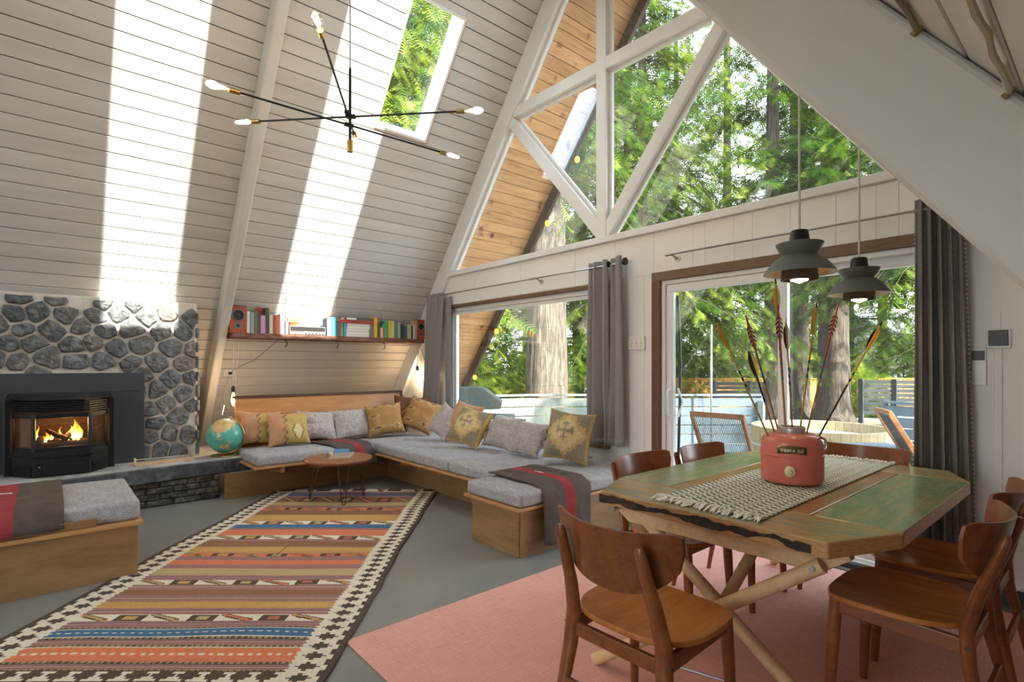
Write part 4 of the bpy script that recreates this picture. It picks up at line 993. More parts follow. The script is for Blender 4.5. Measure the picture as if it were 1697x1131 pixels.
# speakers
M['speaker_wood'] = wood('speaker_wood', '#99452a', '#b85c38', grain=(8, 8, 1), scale=3, rough=.4, bs=.02)
M['grey_plastic'] = plain('grey_plastic', '#6f7274', rough=.45); M['cone'] = plain('cone', '#b0a690', rough=.6)
def speaker(label, y0, y1, z1):
    t = thing('bookshelf_speaker', label, 'speaker', (-6.45, (y0 + y1) / 2, ZT), 0, 'orange wooden bookshelf speakers')
    w = y1 - y0; yc = (y0 + y1) / 2; hgt = z1 - ZT
    xb = -6.52
    obj('cabinet', MB().prism([(xb, ZT), (XF, ZT), (XF, z1), (XL + z1 / K + .02, z1), (xb, max(ZT, (xb - XL - .02) * K))], xz, y0, y1), M['speaker_wood'], t, bevel=.003)
    obj('top_edge', MB().box(-6.47, XF + .002, y0, y1, z1, z1 + .006), M['socket'], t)
    q = Vector((1, 0, 0)).to_track_quat('Z', 'Y').to_matrix(); zc = ZT + hgt * .66; R = w * .40
    obj('woofer_ring', MB().lathe([(R * .80, .002), (R, .002), (R * 1.0, .008), (R * .9, .010), (R * .80, .004)], 28, (XF, yc, zc), q), M['grey_plastic'], t, smooth=True)
    obj('surround', MB().lathe([(R * .62, .001), (R * .84, .001), (R * .80, .007), (R * .66, .006)], 28, (XF, yc, zc), q), M['socket'], t, smooth=True)
    wc_ = obj('woofer_cone', MB().lathe([(R * .20, .001), (R * .66, .005), (R * .64, .001)], 28, (XF, yc, zc), q), M['cone'], t, smooth=True)
    obj('dust_cap', MB().lathe([(R * .26, .001), (R * .2, .006), (.001, .009)], 20, (XF, yc, zc), q), M['socket'], wc_, smooth=True)
    zt_ = ZT + hgt * .27
    obj('tweeter_plate', MB().lathe([(.001, .001), (R * .58, .001), (R * .58, .005), (.001, .005)], 6, (XF, yc, zt_), q), M['grey_plastic'], t)
    obj('tweeter', MB().lathe([(R * .30, .005), (R * .24, .008), (.001, .010)], 20, (XF, yc, zt_), q), M['socket'], t, smooth=True)
    for a in (-.42, .42):
        for c_ in (.08, .93): obj('screw', MB().lathe([(.001, 0), (.005, 0), (.005, .002), (.001, .002)], 8, (XF, yc + a * w, ZT + hgt * c_), q), M['socket'], t)
speaker('orange wooden speaker at the globe end of the shelf', shelf_y(381), shelf_y(408.6), shelf_h(393, 507.5))
speaker('orange wooden speaker half hidden by the window curtain', shelf_y(691.3), shelf_y(704), shelf_h(697, 531))
# amplifier
am = thing('amplifier', 'silver and black stereo amplifier on the shelf', 'amplifier', (-6.44, 2.45, ZT))
a0, a1 = shelf_y(480), shelf_y(540); zA = shelf_h(510, 541.5)
M['silver'] = plain('silver', '#8f8c84', '#9c9991', rough=.4, metal=.3)
obj('case', MB().box(-6.52, XF - .004, a0, a1, ZT + .006, zA), M['silver'], am, bevel=.003)
zh = ZT + (zA - ZT) * .45
obj('tuner_glass', MB().box(XF - .004, XF, a0 + .008, a1 - .008, zh, zA - .006), M['socket'], am)
fp_ = obj('face_plate', MB().box(XF - .004, XF, a0 + .004, a1 - .004, ZT + .008, zh - .002), M['silver'], am)
q = Vector((1, 0, 0)).to_track_quat('Z', 'Y').to_matrix()
for k in range(6):
    obj('knob', MB().lathe([(.001, 0), (.009, 0), (.008, .012), (.001, .012)], 12, (XF, lerp(a0, a1, .44 + k * .095), ZT + (zh - ZT) * .5), q), M['steel'], fp_, smooth=True)
for k in range(7): obj('switch', MB().box(XF, XF + .006, lerp(a0, a1, .05 + k * .05) - .003, lerp(a0, a1, .05 + k * .05) + .003, ZT + .03, ZT + .055), M['socket'], fp_)
for k in (.04, .96): obj('foot', MB().box(-6.40, XF - .01, lerp(a0, a1, k) - .01, lerp(a0, a1, k) + .01, ZT, ZT + .006), M['socket'], am)
# little red house on the amplifier
bh = thing('toy_house', 'small red roofed wooden house on top of the amplifier', 'ornament', (-6.44, shelf_y(487), zA))
h0, h1 = shelf_y(481), shelf_y(497); hz = shelf_h(489, 526) - zA
obj('house_wall', MB().box(-6.46, -6.40, h0 + .015, h1 - .015, zA, zA + hz * .6), M['speaker_wood'], bh)
obj('roof', MB().hexa([(-6.395, h0 - .01, zA + hz * .35), (-6.39, h0 - .01, zA + hz * .40), (-6.39, h1 + .01, zA + hz * .40), (-6.395, h1 + .01, zA + hz * .35), (-6.435, h0 - .01, zA + hz * .95), (-6.43, h0 - .01, zA + hz), (-6.43, h1 + .01, zA + hz), (-6.435, h1 + .01, zA + hz * .95)]), cov('#b85a48'), bh)
obj('roof', MB().hexa([(-6.475, h0 - .01, zA + hz * .35), (-6.47, h0 - .01, zA + hz * .40), (-6.47, h1 + .01, zA + hz * .40), (-6.475, h1 + .01, zA + hz * .35), (-6.432, h0 - .01, zA + hz * .93), (-6.428, h0 - .01, zA + hz), (-6.428, h1 + .01, zA + hz), (-6.432, h1 + .01, zA + hz * .93)]), cov('#b85a48'), bh)

# ---------------------------------------------------------------- kilim rug
def rug():
    U0, U1, V0, V1 = -2.45, -.78, 2.03, 5.62
    nu, nv = 168, 470
    dpx = lambda y: 1169.5 / (y - 605)
    cream, dark, mauve, coral, blue, ochre, brown, olive, red, slate = [hexc(h) for h in ('#eadfca', '#5d5247', '#ab7f79', '#df8560', '#4f7698', '#cfa562', '#9a7056', '#c2ad7a', '#c57258', '#6a6f88')]
    bands = [(1160, 1136, 'edge', dark), (1136, 1118.5, 'cross', cream), (1118.5, 1115, 'dot', dark), (1115, 1107, 'fine', mauve), (1107, 1103, 'dot', dark), (1103, 1078.5, 'dash', coral), (1078.5, 1074.5, 'dot', dark),
     (1074.5, 1066, 'fine', mauve), (1066, 1062, 'dot', dark), (1062, 1048, 'dash', blue), (1048, 1045, 'dot', dark), (1045, 1034.5, 'fine', red), (1034.5, 1023, 'motif', cream), (1023, 1012.5, 'fine', mauve),
     (1012.5, 1000, 'flat', ochre), (1000, 990.5, 'fine', mauve), (990.5, 979.5, 'flat', brown), (979.5, 972.5, 'fine', mauve), (972.5, 964.3, 'motif', cream), (964.3, 957.5, 'fine', mauve), (957.5, 945, 'flat', olive),
     (945, 939.5, 'fine', mauve), (939.5, 931.3, 'flat', coral), (931.3, 926, 'fine', mauve), (926, 920.4, 'motif', coral), (920.4, 909.3, 'flat', ochre), (909.3, 899.7, 'flat', brown), (899.7, 897, 'fine', mauve), (897, 890.5, 'motif', cream),
     (890.5, 880.5, 'flat', coral), (880.5, 878.5, 'fine', mauve), (878.5, 872, 'flat', blue), (872, 866.5, 'motif', cream), (866.5, 856, 'flat', ochre), (856, 848.5, 'flat', brown), (848.5, 843.5, 'motif', coral), (843.5, 841, 'fine', mauve),
     (841, 834.5, 'flat', olive), (834.5, 826.5, 'motif', brown), (826.5, 824, 'fine', mauve), (824, 819.5, 'flat', slate), (819.5, 817.5, 'fine', mauve), (817.5, 800, 'motif', cream)]
    bv = [(dpx(a), dpx(c_), k, col) for a, c_, k, col in bands]
    us = np.linspace(0, 1, nu + 1); vs_ = np.linspace(0, 1, nv + 1)
    def colour(u, v):
        e_ = min(u - U0, U1 - u)          # distance from the long edges
        k = (v % .084) / .084
        if e_ < .045 and v < 5.52: 
            if e_ > .03 and .3 < k < .7: return cream
            return dark
        if e_ < .17 and v < 5.50 and v > V0 + .05:
            q = abs(step(k - .5, 6)) * .9; w = (e_ - .105)
            if abs(step(w / .085, 4)) * .55 + q < .40: return dark
            return cream
        if e_ < .185 + .012 * ((v * 60) % 2 > 1) and v < 5.52: return cream
        for a, c_, kd, col in bv:
            if a <= v < c_:
                t = (v - a) / max(1e-6, c_ - a)
                if kd == 'edge': return dark
                if kd == 'flat':
                    return col * (0.92 + .16 * vnoise(u * 1.5 + v * 9, v * 40)) if .06 < t < .94 else mauve
                if kd == 'fine': return [mauve, mauve * .8, hexc('#c29a8c'), hexc('#8a7078'), mauve][int(t * 4.99)]
                if kd == 'dot': return dark if (int(u * 70) % 2 or t < .3) else hexc('#b09870')
                if kd == 'dash':
                    if abs(t - .5) < .06 and int(u * 45) % 2: return cream
                    return cream * .9 if t < .05 or t > .95 else col * (0.95 + .1 * vnoise(u * 2, v * 30))
                if kd == 'cross':
                    kk = (u % .11) / .11; q = abs(step(kk - .5, 6)) + abs(step(t - .5, 4)) * .7
                    return dark if q < .36 else cream
                if kd == 'motif':
                    ph = (u - U0) / .185; i = int(math.floor(ph)); kk = ph - i; sx = step(kk - .5, 9); w_ = abs(t - .5)
                    if i % 2 == 0:
                        d2 = max(abs(sx) * 1.15, w_ * 0.9)
                        if d2 < .24: return [blue, ochre, olive, red][(i // 2) % 4]
                        if d2 < .40: return dark
                    else:
                        d2 = abs(sx * .9 - (t - .5) * -.9)
                        if d2 < .10: return [olive, ochre, coral][i % 3]
                        if d2 < .22: return dark
                    return col
        return cream
    cu = us[:-1] * (U1 - U0) + U0 + (U1 - U0) / nu / 2; cv = vs_[:-1] * (V1 - V0) + V0 + (V1 - V0) / nv / 2
    cl = np.array([[colour(u, v) for u in cu] for v in cv]).reshape(-1, 4); cl[:, 3] = 1
    UU, VV = np.meshgrid(us, vs_); Ux = UU * (U1 - U0) + U0; Vx = VV * (V1 - V0) + V0
    ed = (1 - np.abs(2 * UU - 1) ** 6)
    Ux = Ux + .03 * (vnoise(Vx * 1.6 + 3, Ux * 0 + 2) - .5) * (np.abs(2 * UU - 1) > 0) + .012 * (vnoise(Vx * 6, Ux * 0) - .5)
    wave = .02 * np.exp(-((VV - .14 - .03 * UU) / .02) ** 2) * np.exp(-((UU - .72) / .2) ** 2) + .012 * np.exp(-((VV - .33) / .012) ** 2) * (UU > .7)
    Zz = .008 + .006 * vnoise(Vx * 3, Ux * 3) + wave * .6
    Vx = Vx + .02 * (vnoise(Ux * 2, Vx * 2) - .5)
    P = np.stack([Ux, Vx, Zz], -1).reshape(-1, 3)
    idx = np.arange((nu + 1) * (nv + 1)).reshape(nv + 1, nu + 1)
    Fq = np.stack([idx[:-1, :-1], idx[:-1, 1:], idx[1:, 1:], idx[1:, :-1]], -1).reshape(-1, 4)
    me = fastmesh('kilim_rug', P, Fq, M['attr_kilim'], np.repeat(cl, 4, axis=0), smooth=True)
    o = link('kilim_rug', me, rot=(0, 0, TH)); s_ = o.modifiers.new('solid', 'SOLIDIFY'); s_.thickness = .006; s_.offset = -1
    tag(o, 'striped flat-woven kilim rug with dark stepped border on the grey floor', 'rug')
M['attr_kilim'] = attr_mat('attr_kilim', rough=.95, bs=.3, bscale=260, amt=.22, nscale=120, stretch=(.6, 2, 1), spec=.15)
rug()
# local x = right of the view, local y = along the rug

# coral mat under the dining table
m, nt, b = newmat('coral_mat'); co = coords(nt, (1, 1, 1))
wv1 = noise(nt, coords(nt, (260, 9, 1)), 1.0, 3); wv2 = noise(nt, coords(nt, (12, 320, 1)), 1.0, 3)
c = ramp(nt, wv1, [(.3, '#e6a292'), (.7, '#f3b8aa')]); c = mixc(nt, c, ramp(nt, wv2, [(.3, (.84, .84, .84, 1)), (.65, (1.06, 1.06, 1.06, 1))]), 1.0, 'MULTIPLY')
c = mixc(nt, c, ramp(nt, noise(nt, co, 1.5, 3), [(.35, (.92, .92, .92, 1)), (.65, (1, 1, 1, 1))]), 1.0, 'MULTIPLY')
nt.links.new(c, b.inputs['Base Color']); b.inputs['Roughness'].default_value = .7; bump(nt, b, wv2, .25, .003); M['coral'] = m
tag(obj('woven_mat', MB().box(-2.44, .42, 1.065, 3.84, .001, .007), M['coral'], bevel=.002), 'coral pink woven vinyl mat under the dining table', 'rug')

# ---------------------------------------------------------------- dining table
def plank_mat(name, cs, gx):
    m, nt, b = newmat(name); co = coords(nt, gx); f = noise(nt, co, 2.2, 6, .62, .8); f2 = noise(nt, co, 11, 4, .6)
    n = len(cs); c = ramp(nt, f, [(.28 + .46 * i / (n - 1), h) for i, h in enumerate(cs)])
    c = mixc(nt, c, ramp(nt, f2, [(.32, (.72, .7, .68, 1)), (.6, (1.04, 1.04, 1.04, 1))]), .8, 'MULTIPLY')
    nt.links.new(c, b.inputs['Base Color']); b.inputs['Roughness'].default_value = .24; setspec(b, .5); bump(nt, b, f2, .08, .004); return m
M['tt_green'] = plank_mat('table_green', ['#939d78', '#80956f', '#a09c74', '#b09464'], (6, 1.1, 6))
M['tt_rust'] = plank_mat('table_rust', ['#94623e', '#b07a48', '#a37450', '#c49058'], (6, 1.1, 6))
M['tt_end'] = plank_mat('table_end', ['#868e7c', '#a29870', '#b89862', '#949884'], (1.1, 6, 6))
M['tt_edge'] = plank_mat('table_edge', ['#a87848', '#c49460', '#96683c'], (3, 3, 20))
M['tt_char'] = plain('table_char', '#1c1511', '#3b2a1c', rough=.7, nscale=20, bs=.6, bscale=60)
TT, TB = .75, .694
tb = thing('dining_table', 'rustic painted plank dining table with clipped corners and crossed wooden legs', 'table', (-1.095, 2.77, 0))
def tplank(poly, mat, name='plank'):
    mb = MB().prism(poly, up, TB, TT + random.uniform(-.001, .001)); mb.m = [1, 0] + [1] * (len(mb.f) - 2)
    return obj(name, mb, [mat, M['tt_edge']], tb, bevel=.006)
tplank([(-1.56, 1.885), (-.63, 1.885), (-.50, 2.185), (-1.69, 2.185)], M['tt_end'], 'end_plank')
tplank([(-1.69, 3.375), (-.50, 3.375), (-.63, 3.66), (-1.56, 3.66)], M['tt_end'], 'end_plank')
tplank([(-1.69, 2.189), (-1.412, 2.189), (-1.412, 3.371), (-1.69, 3.371)], M['tt_green'])
tplank([(-1.408, 2.189), (-1.10, 2.189), (-1.10, 3.371), (-1.408, 3.371)], M['tt_rust'])
tplank([(-1.096, 2.189), (-.792, 2.189), (-.792, 3.371), (-1.096, 3.371)], M['tt_rust'])
tplank([(-.788, 2.189), (-.50, 2.189), (-.50, 3.371), (-.788, 3.371)], M['tt_green'])
ch = MB(); xs_ = np.linspace(-1.57, -.68, 60); prof = [(.744 - .014 * vnoise(i * .35, 3) - .006 * vnoise(i * 1.7, 5), .699 + .034 * max(0, vnoise(i * .27, 8) - .3) + .004 * vnoise(i * 1.9, 2)) for i in range(60)]
for i in range(59): ch.hexa([(xs_[i], 1.883, prof[i][1]), (xs_[i + 1], 1.883, prof[i + 1][1]), (xs_[i + 1], 1.887, prof[i + 1][1]), (xs_[i], 1.887, prof[i][1]), (xs_[i], 1.883, prof[i][0]), (xs_[i + 1], 1.883, prof[i + 1][0]), (xs_[i + 1], 1.887, prof[i + 1][0]), (xs_[i], 1.887, prof[i][0])])
obj('charred_edge', ch, M['tt_char'], tb)
for y in (2.03, 3.50):
    obj('apron', MB().prism([(-1.58, TB), (-1.60, .67), (-1.50, .60), (-.70, .60), (-.60, .67), (-.62, TB)], xz, y - .022, y + .022), M['trestle'], tb, bevel=.004)
for y, s in ((2.03, -1), (3.50, 1)):
    yo = y + s * -.06; yi = y + .06 * s * -1
    obj('leg', MB().tube([(-1.54, y + .048, .67), (-.63, y + .048 + s * .04, .022)], .027, 12), M['trestle'], tb, smooth=True)
    obj('leg', MB().tube([(-.68, y - .048, .64), (-1.54, y - .048 + s * .16, .022)], .027, 12), M['trestle'], tb, smooth=True)
    obj('brace', MB().tube([(-1.09, y, .30), (-1.09, y - s * .62, .665)], .024, 12), M['trestle'], tb, smooth=True)
    obj('tie_rod', MB().tube([(-1.40, y - .05 + s * .12, .10), (-.75, y + .05 + s * .03, .10)], .005, 6), M['steel'], tb, smooth=True)
    obj('tie_rod', MB().tube([(-1.3, y - s * .03, .60), (-.95, y - s * .32, .62), (-.93, y - s * .35, .68)], .005, 6), M['steel'], tb, smooth=True)
    for x, z in ((-1.53, .665), (-.70, .63)): obj('bolt', MB().tube([(x, y - .09 if s < 0 else y + .09, z), (x, y, z)], .010, 10), M['steel'], tb, smooth=True)

# woven runner with fringe
def runner():
    x0, x1, y0, y1 = -1.315, -.875, 2.0, 3.60; t = thing('table_runner', 'cream and green woven runner with fringed ends along the table', 'runner', (-1.095, 2.8, TT))
    nx, ny = 48, 170; cl = []
    g, dg, cr = hexc('#98a284'), hexc('#6d7962'), hexc('#f6f1e6')
    xs = np.linspace(x0, x1, nx + 1); ys = np.linspace(y0, y1, ny + 1); XX, YY = np.meshgrid(xs, ys)
    Z = TT + .007 + .003 * np.sin(XX * 2 * np.pi / .0275) * np.sin(YY * 2 * np.pi / .0188 + np.floor(XX / .0275) * np.pi)
    for j in range(ny):
        for i in range(nx):
            k = (i // 3 + (j // 2)) % 2; k2 = (i // 3) % 4
            cl.append(cr if k else (g if k2 % 2 else dg))
    idx = np.arange((nx + 1) * (ny + 1)).reshape(ny + 1, nx + 1)
    Fq = np.stack([idx[:-1, :-1], idx[:-1, 1:], idx[1:, 1:], idx[1:, :-1]], -1).reshape(-1, 4)
    me = fastmesh('woven_cloth', np.stack([XX, YY, Z], -1).reshape(-1, 3) - np.array([-1.095, 2.8, TT]), Fq, M['attr_cloth'], np.repeat(np.array(cl), 4, axis=0), smooth=True)
    o = link('woven_cloth', me, t); s_ = o.modifiers.new('solid', 'SOLIDIFY'); s_.thickness = .005; s_.offset = -1
    for yy, s in ((y0, -1), (y1, 1)):
        mb = MB(); r2 = random.Random(int(yy * 10))
        for k in range(110):
            x = lerp(x0 - .005, x1 + .005, k / 109); l = r2.uniform(.05, .09); dx = r2.uniform(-.025, .025)
            z0 = TT + r2.uniform(.004, .012)
            mb.tube([(x, yy, z0), (x + dx * .4, yy + s * l * .5, z0 + r2.uniform(0, .008)), (x + dx, yy + s * l, TT + .004)], [.0042, .0038, .0022], 5)
        f_ = obj('fringe', mb, plain('fringe_yarn', '#f0eadc', '#f8f3e8', rough=.95), t, smooth='full'); tag(f_, kind='stuff')
runner()

# ---------------------------------------------------------------- insulated jug with arrows
JX, JY, JZ = -1.06, 2.70, TT + .0135
jg = thing('drink_jug', 'coral red metal picnic jug holding a bunch of arrows', 'jug', (JX, JY, JZ))
M['jug_red'] = plain('jug_red', '#cf6c5e', '#d67566', rough=.28, nscale=2); M['jug_label'] = plain('jug_label', '#6a5a2e', '#75663a', rough=.4, metal=.5)
M['jug_cream'] = plain('jug_cream', '#d8c9a0', rough=.35); M['jug_inside'] = plain('jug_inside', '#4a4540', rough=.7)
R = .155
obj('body', MB().lathe([(.001, 0), (.138, 0), (.148, .006), (R, .02), (R, .128), (R + .004, .131), (R + .004, .137), (R, .140), (R, .185), (.150, .205), (.135, .222), (.105, .234), (.066, .238), (.001, .238)], 48, (JX, JY, JZ)), M['jug_red'], jg, smooth=True)
M['rim_metal'] = plain('rim_metal', '#b8b4ac', '#c6c2ba', rough=.35, metal=.55)
obj('neck_ring', MB().lathe([(.058, .236), (.066, .236), (.068, .240), (.066, .258), (.069, .262), (.066, .266), (.058, .266), (.057, .24)], 40, (JX, JY, JZ)), M['rim_metal'], jg, smooth=True)
toC = Vector((-JX, -JY, 0)).normalized(); aJ = math.atan2(toC.y, toC.x)
def on_jug(a, z, r=R): return (JX + r * math.cos(aJ + a), JY + r * math.sin(aJ + a), JZ + z)
qj = Vector((math.cos(aJ - .05), math.sin(aJ - .05), 0)).to_track_quat('Z', 'Y').to_matrix()
sp_ = obj('spout', MB().lathe([(.001, 0), (.025, 0), (.027, .006), (.023, .012), (.013, .014), (.013, .024), (.009, .028), (.001, .028)], 20, on_jug(-.05, .068), qj), M['jug_cream'], jg, smooth=True)
lb = MB(); nn = 14
for lay, (ra, col, gx, gz) in enumerate(((R + .0012, 0, 1.0, 1.0), (R + .0022, 1, .93, .80))):
    lb.cur = col
    vs = []
    for i in range(nn + 1):
        t = -1 + 2 * i / nn; a = t * .46 * gx; zt__ = .189 - .006 * (abs(t) ** 2) ; zb_ = .147 + .004 * (1 - abs(t))
        mid = (zt__ + zb_) / 2; hh = (zt__ - zb_) / 2 * gz * (1.0 if abs(t) < .95 else .9)
        vs += [on_jug(a, mid - hh, ra), on_jug(a, mid + hh, ra)]
    lb.add(vs, [(2 * i, 2 * i + 2, 2 * i + 3, 2 * i + 1) for i in range(nn)])
lp_ = obj('label_plate', lb, [M['brass'], M['jug_label']], jg, smooth='full', solid=.0008)
for k, chh in enumerate('THERM A JUG'):
    if chh == ' ': continue
    a = -.31 + .62 * k / 10; t_ = text_mesh(chh, .019, M['ink_white'], 'label_letter'); t_.parent = lp_; ang = aJ + a
    pos = Vector(on_jug(a, .1635, R + .003))
    t_.matrix_basis = Matrix.Translation(pos) @ Matrix(((-math.sin(ang), 0, math.cos(ang), 0), (math.cos(ang), 0, math.sin(ang), 0), (0, 1, 0, 0), (0, 0, 0, 1)))
pos = Vector(on_jug(0.0, .181, R + .003)); t_ = text_mesh('O', .010, M['brass'], 'label_letter'); t_.parent = lp_
t_.matrix_basis = Matrix.Translation(pos) @ Matrix(((-math.sin(aJ), 0, math.cos(aJ), 0), (math.cos(aJ), 0, math.sin(aJ), 0), (0, 1, 0, 0), (0, 0, 0, 1)))
obj('handle_clip', MB().tube([on_jug(1.35, .165, R), on_jug(1.37, .18, R + .012), on_jug(1.35, .215, R + .004), on_jug(1.3, .225, R - .02)], .006, 8), M['steel'], jg, smooth=True)

shaft = {k: plain('shaft_' + k, h, rough=.35) for k, h in dict(yellow='#b8862a', red='#9c2f2c', black='#2a211c', wood='#a9713f', blue='#34506e', orange='#c58a3a', green='#7a9a2e', white='#d8d2c4', amber='#e0a83a', tan='#c9b08c').items()}
def arrow(label, tip, d, base, sc, tip_c, fl, flc2, low='wood', cres='black'):
    P1 = Vector(at_d(*tip, d)); P0 = Vector((JX + base[0] * .85, JY + base[1] * .85, JZ + .05))
    t = thing('arrow', label, 'arrow', P0, 0, 'arrows in the jug'); dv = (P1 - P0); L = dv.length; dn = dv.normalized()
    A = lambda s: P0 + dn * s
    obj('shaft', MB().tube([A(0), A(L * .55)], .0042, 8), shaft[low], t, smooth=True)
    us_ = obj('upper_shaft', MB().tube([A(L * .55), A(L - .02)], .0043, 8), shaft[sc], t, smooth=True)
    obj('nock', MB().tube([A(L - .025), A(L)], [.0055, .0035], 8), shaft[tip_c], us_, smooth=True)
    cr = MB()
    for k in range(3): cr.tube([A(L * .55 + k * .035), A(L * .55 + k * .035 + .016)], .0048, 8)
    obj('cresting', cr, shaft[cres], us_, smooth=True)
    s1 = dn.cross(Vector((0, 0, 1)).cross(dn)).normalized()
    view = (Vector((0, 0, H)) - P1).normalized(); s0 = dn.cross(view).normalized()
    for k in range(3):
        Rm = Matrix.Rotation((math.pi / 2, -.3, math.pi + .3)[k], 3, dn); w = Rm @ s0; nrm = dn.cross(w).normalized() * .0006
        fl_l = .125; s_ = L - .035
        prof_ = [(0, .004), (.02, .013), (.05, .0165), (.085, .015), (.115, .009), (fl_l, .0045)]
        if fl == 'bar':
            segs = np.linspace(0, fl_l, 13); mb = MB()
            hgt = lambda q: np.interp(q, [p[0] for p in prof_], [p[1] for p in prof_])
            for i in range(12):
                mb.cur = i % 2
                pts4 = [A(s_ - segs[i]) + w * .004, A(s_ - segs[i + 1]) + w * .004, A(s_ - segs[i + 1] - .012) + w * hgt(segs[i + 1]), A(s_ - segs[i] - .012) + w * hgt(segs[i])]
                mb.hexa([p - nrm for p in pts4] + [p + nrm for p in pts4])
            obj('feather', mb, [shaft['black'] if k else shaft['red'], shaft['tan'] if k else shaft['red']], us_)
        else:
            loop = [A(s_ - q) + w * r for q, r in prof_] + [A(s_ - fl_l) + w * .0035, A(s_) + w * .0035]
            mb = MB(); n_ = len(loop); mb.add([p - nrm for p in loop] + [p + nrm for p in loop], [tuple(range(n_ - 1, -1, -1)), tuple(range(n_, 2 * n_))] + [(i, (i + 1) % n_, n_ + (i + 1) % n_, n_ + i) for i in range(n_)])
            obj('feather', mb, shaft[fl if k != 1 else flc2], us_)
arrow('arrow with black nock and green and tan feathers leaning far toward the door handle', (1185, 526), 2.50, (-.035, -.03), 'yellow', 'black', 'orange', 'green', 'yellow')
arrow('short black arrow with amber tipped dark feathers', (1238, 574), 2.56, (-.03, .0), 'black', 'white', 'black', 'amber', 'wood')
arrow('red arrow with barred feathers leaning toward the window side', (1236, 523), 2.62, (-.022, .02), 'red', 'red', 'bar', 'red', 'wood', 'blue')
arrow('tallest yellow arrow with green feathers standing upright', (1285, 462), 2.58, (-.012, -.02), 'yellow', 'black', 'amber', 'green', 'yellow')
arrow('red arrow with barred feathers standing nearly upright', (1289, 505), 2.52, (-.004, -.035), 'red', 'red', 'bar', 'red', 'wood', 'blue')
arrow('wood shaft arrow with black and white feathers behind the upright red one', (1302, 527), 2.66, (.004, .03), 'wood', 'white', 'black', 'white', 'wood')
arrow('yellow arrow with orange feathers and black rings leaning slightly outward', (1354, 502), 2.58, (.018, -.01), 'yellow', 'black', 'orange', 'green', 'yellow')
arrow('red arrow with barred feathers leaning toward the pendant lamps', (1389, 505), 2.62, (.026, .012), 'red', 'red', 'bar', 'red', 'wood', 'blue')
arrow('dark arrow with yellow and black feathers leaning farthest toward the long curtain', (1462, 533), 2.60, (.036, .02), 'amber', 'black', 'black', 'amber', 'black')

jg.matrix_basis = Matrix.Translation((JX, JY, JZ)) @ Matrix.Diagonal((.88, .88, .98, 1))

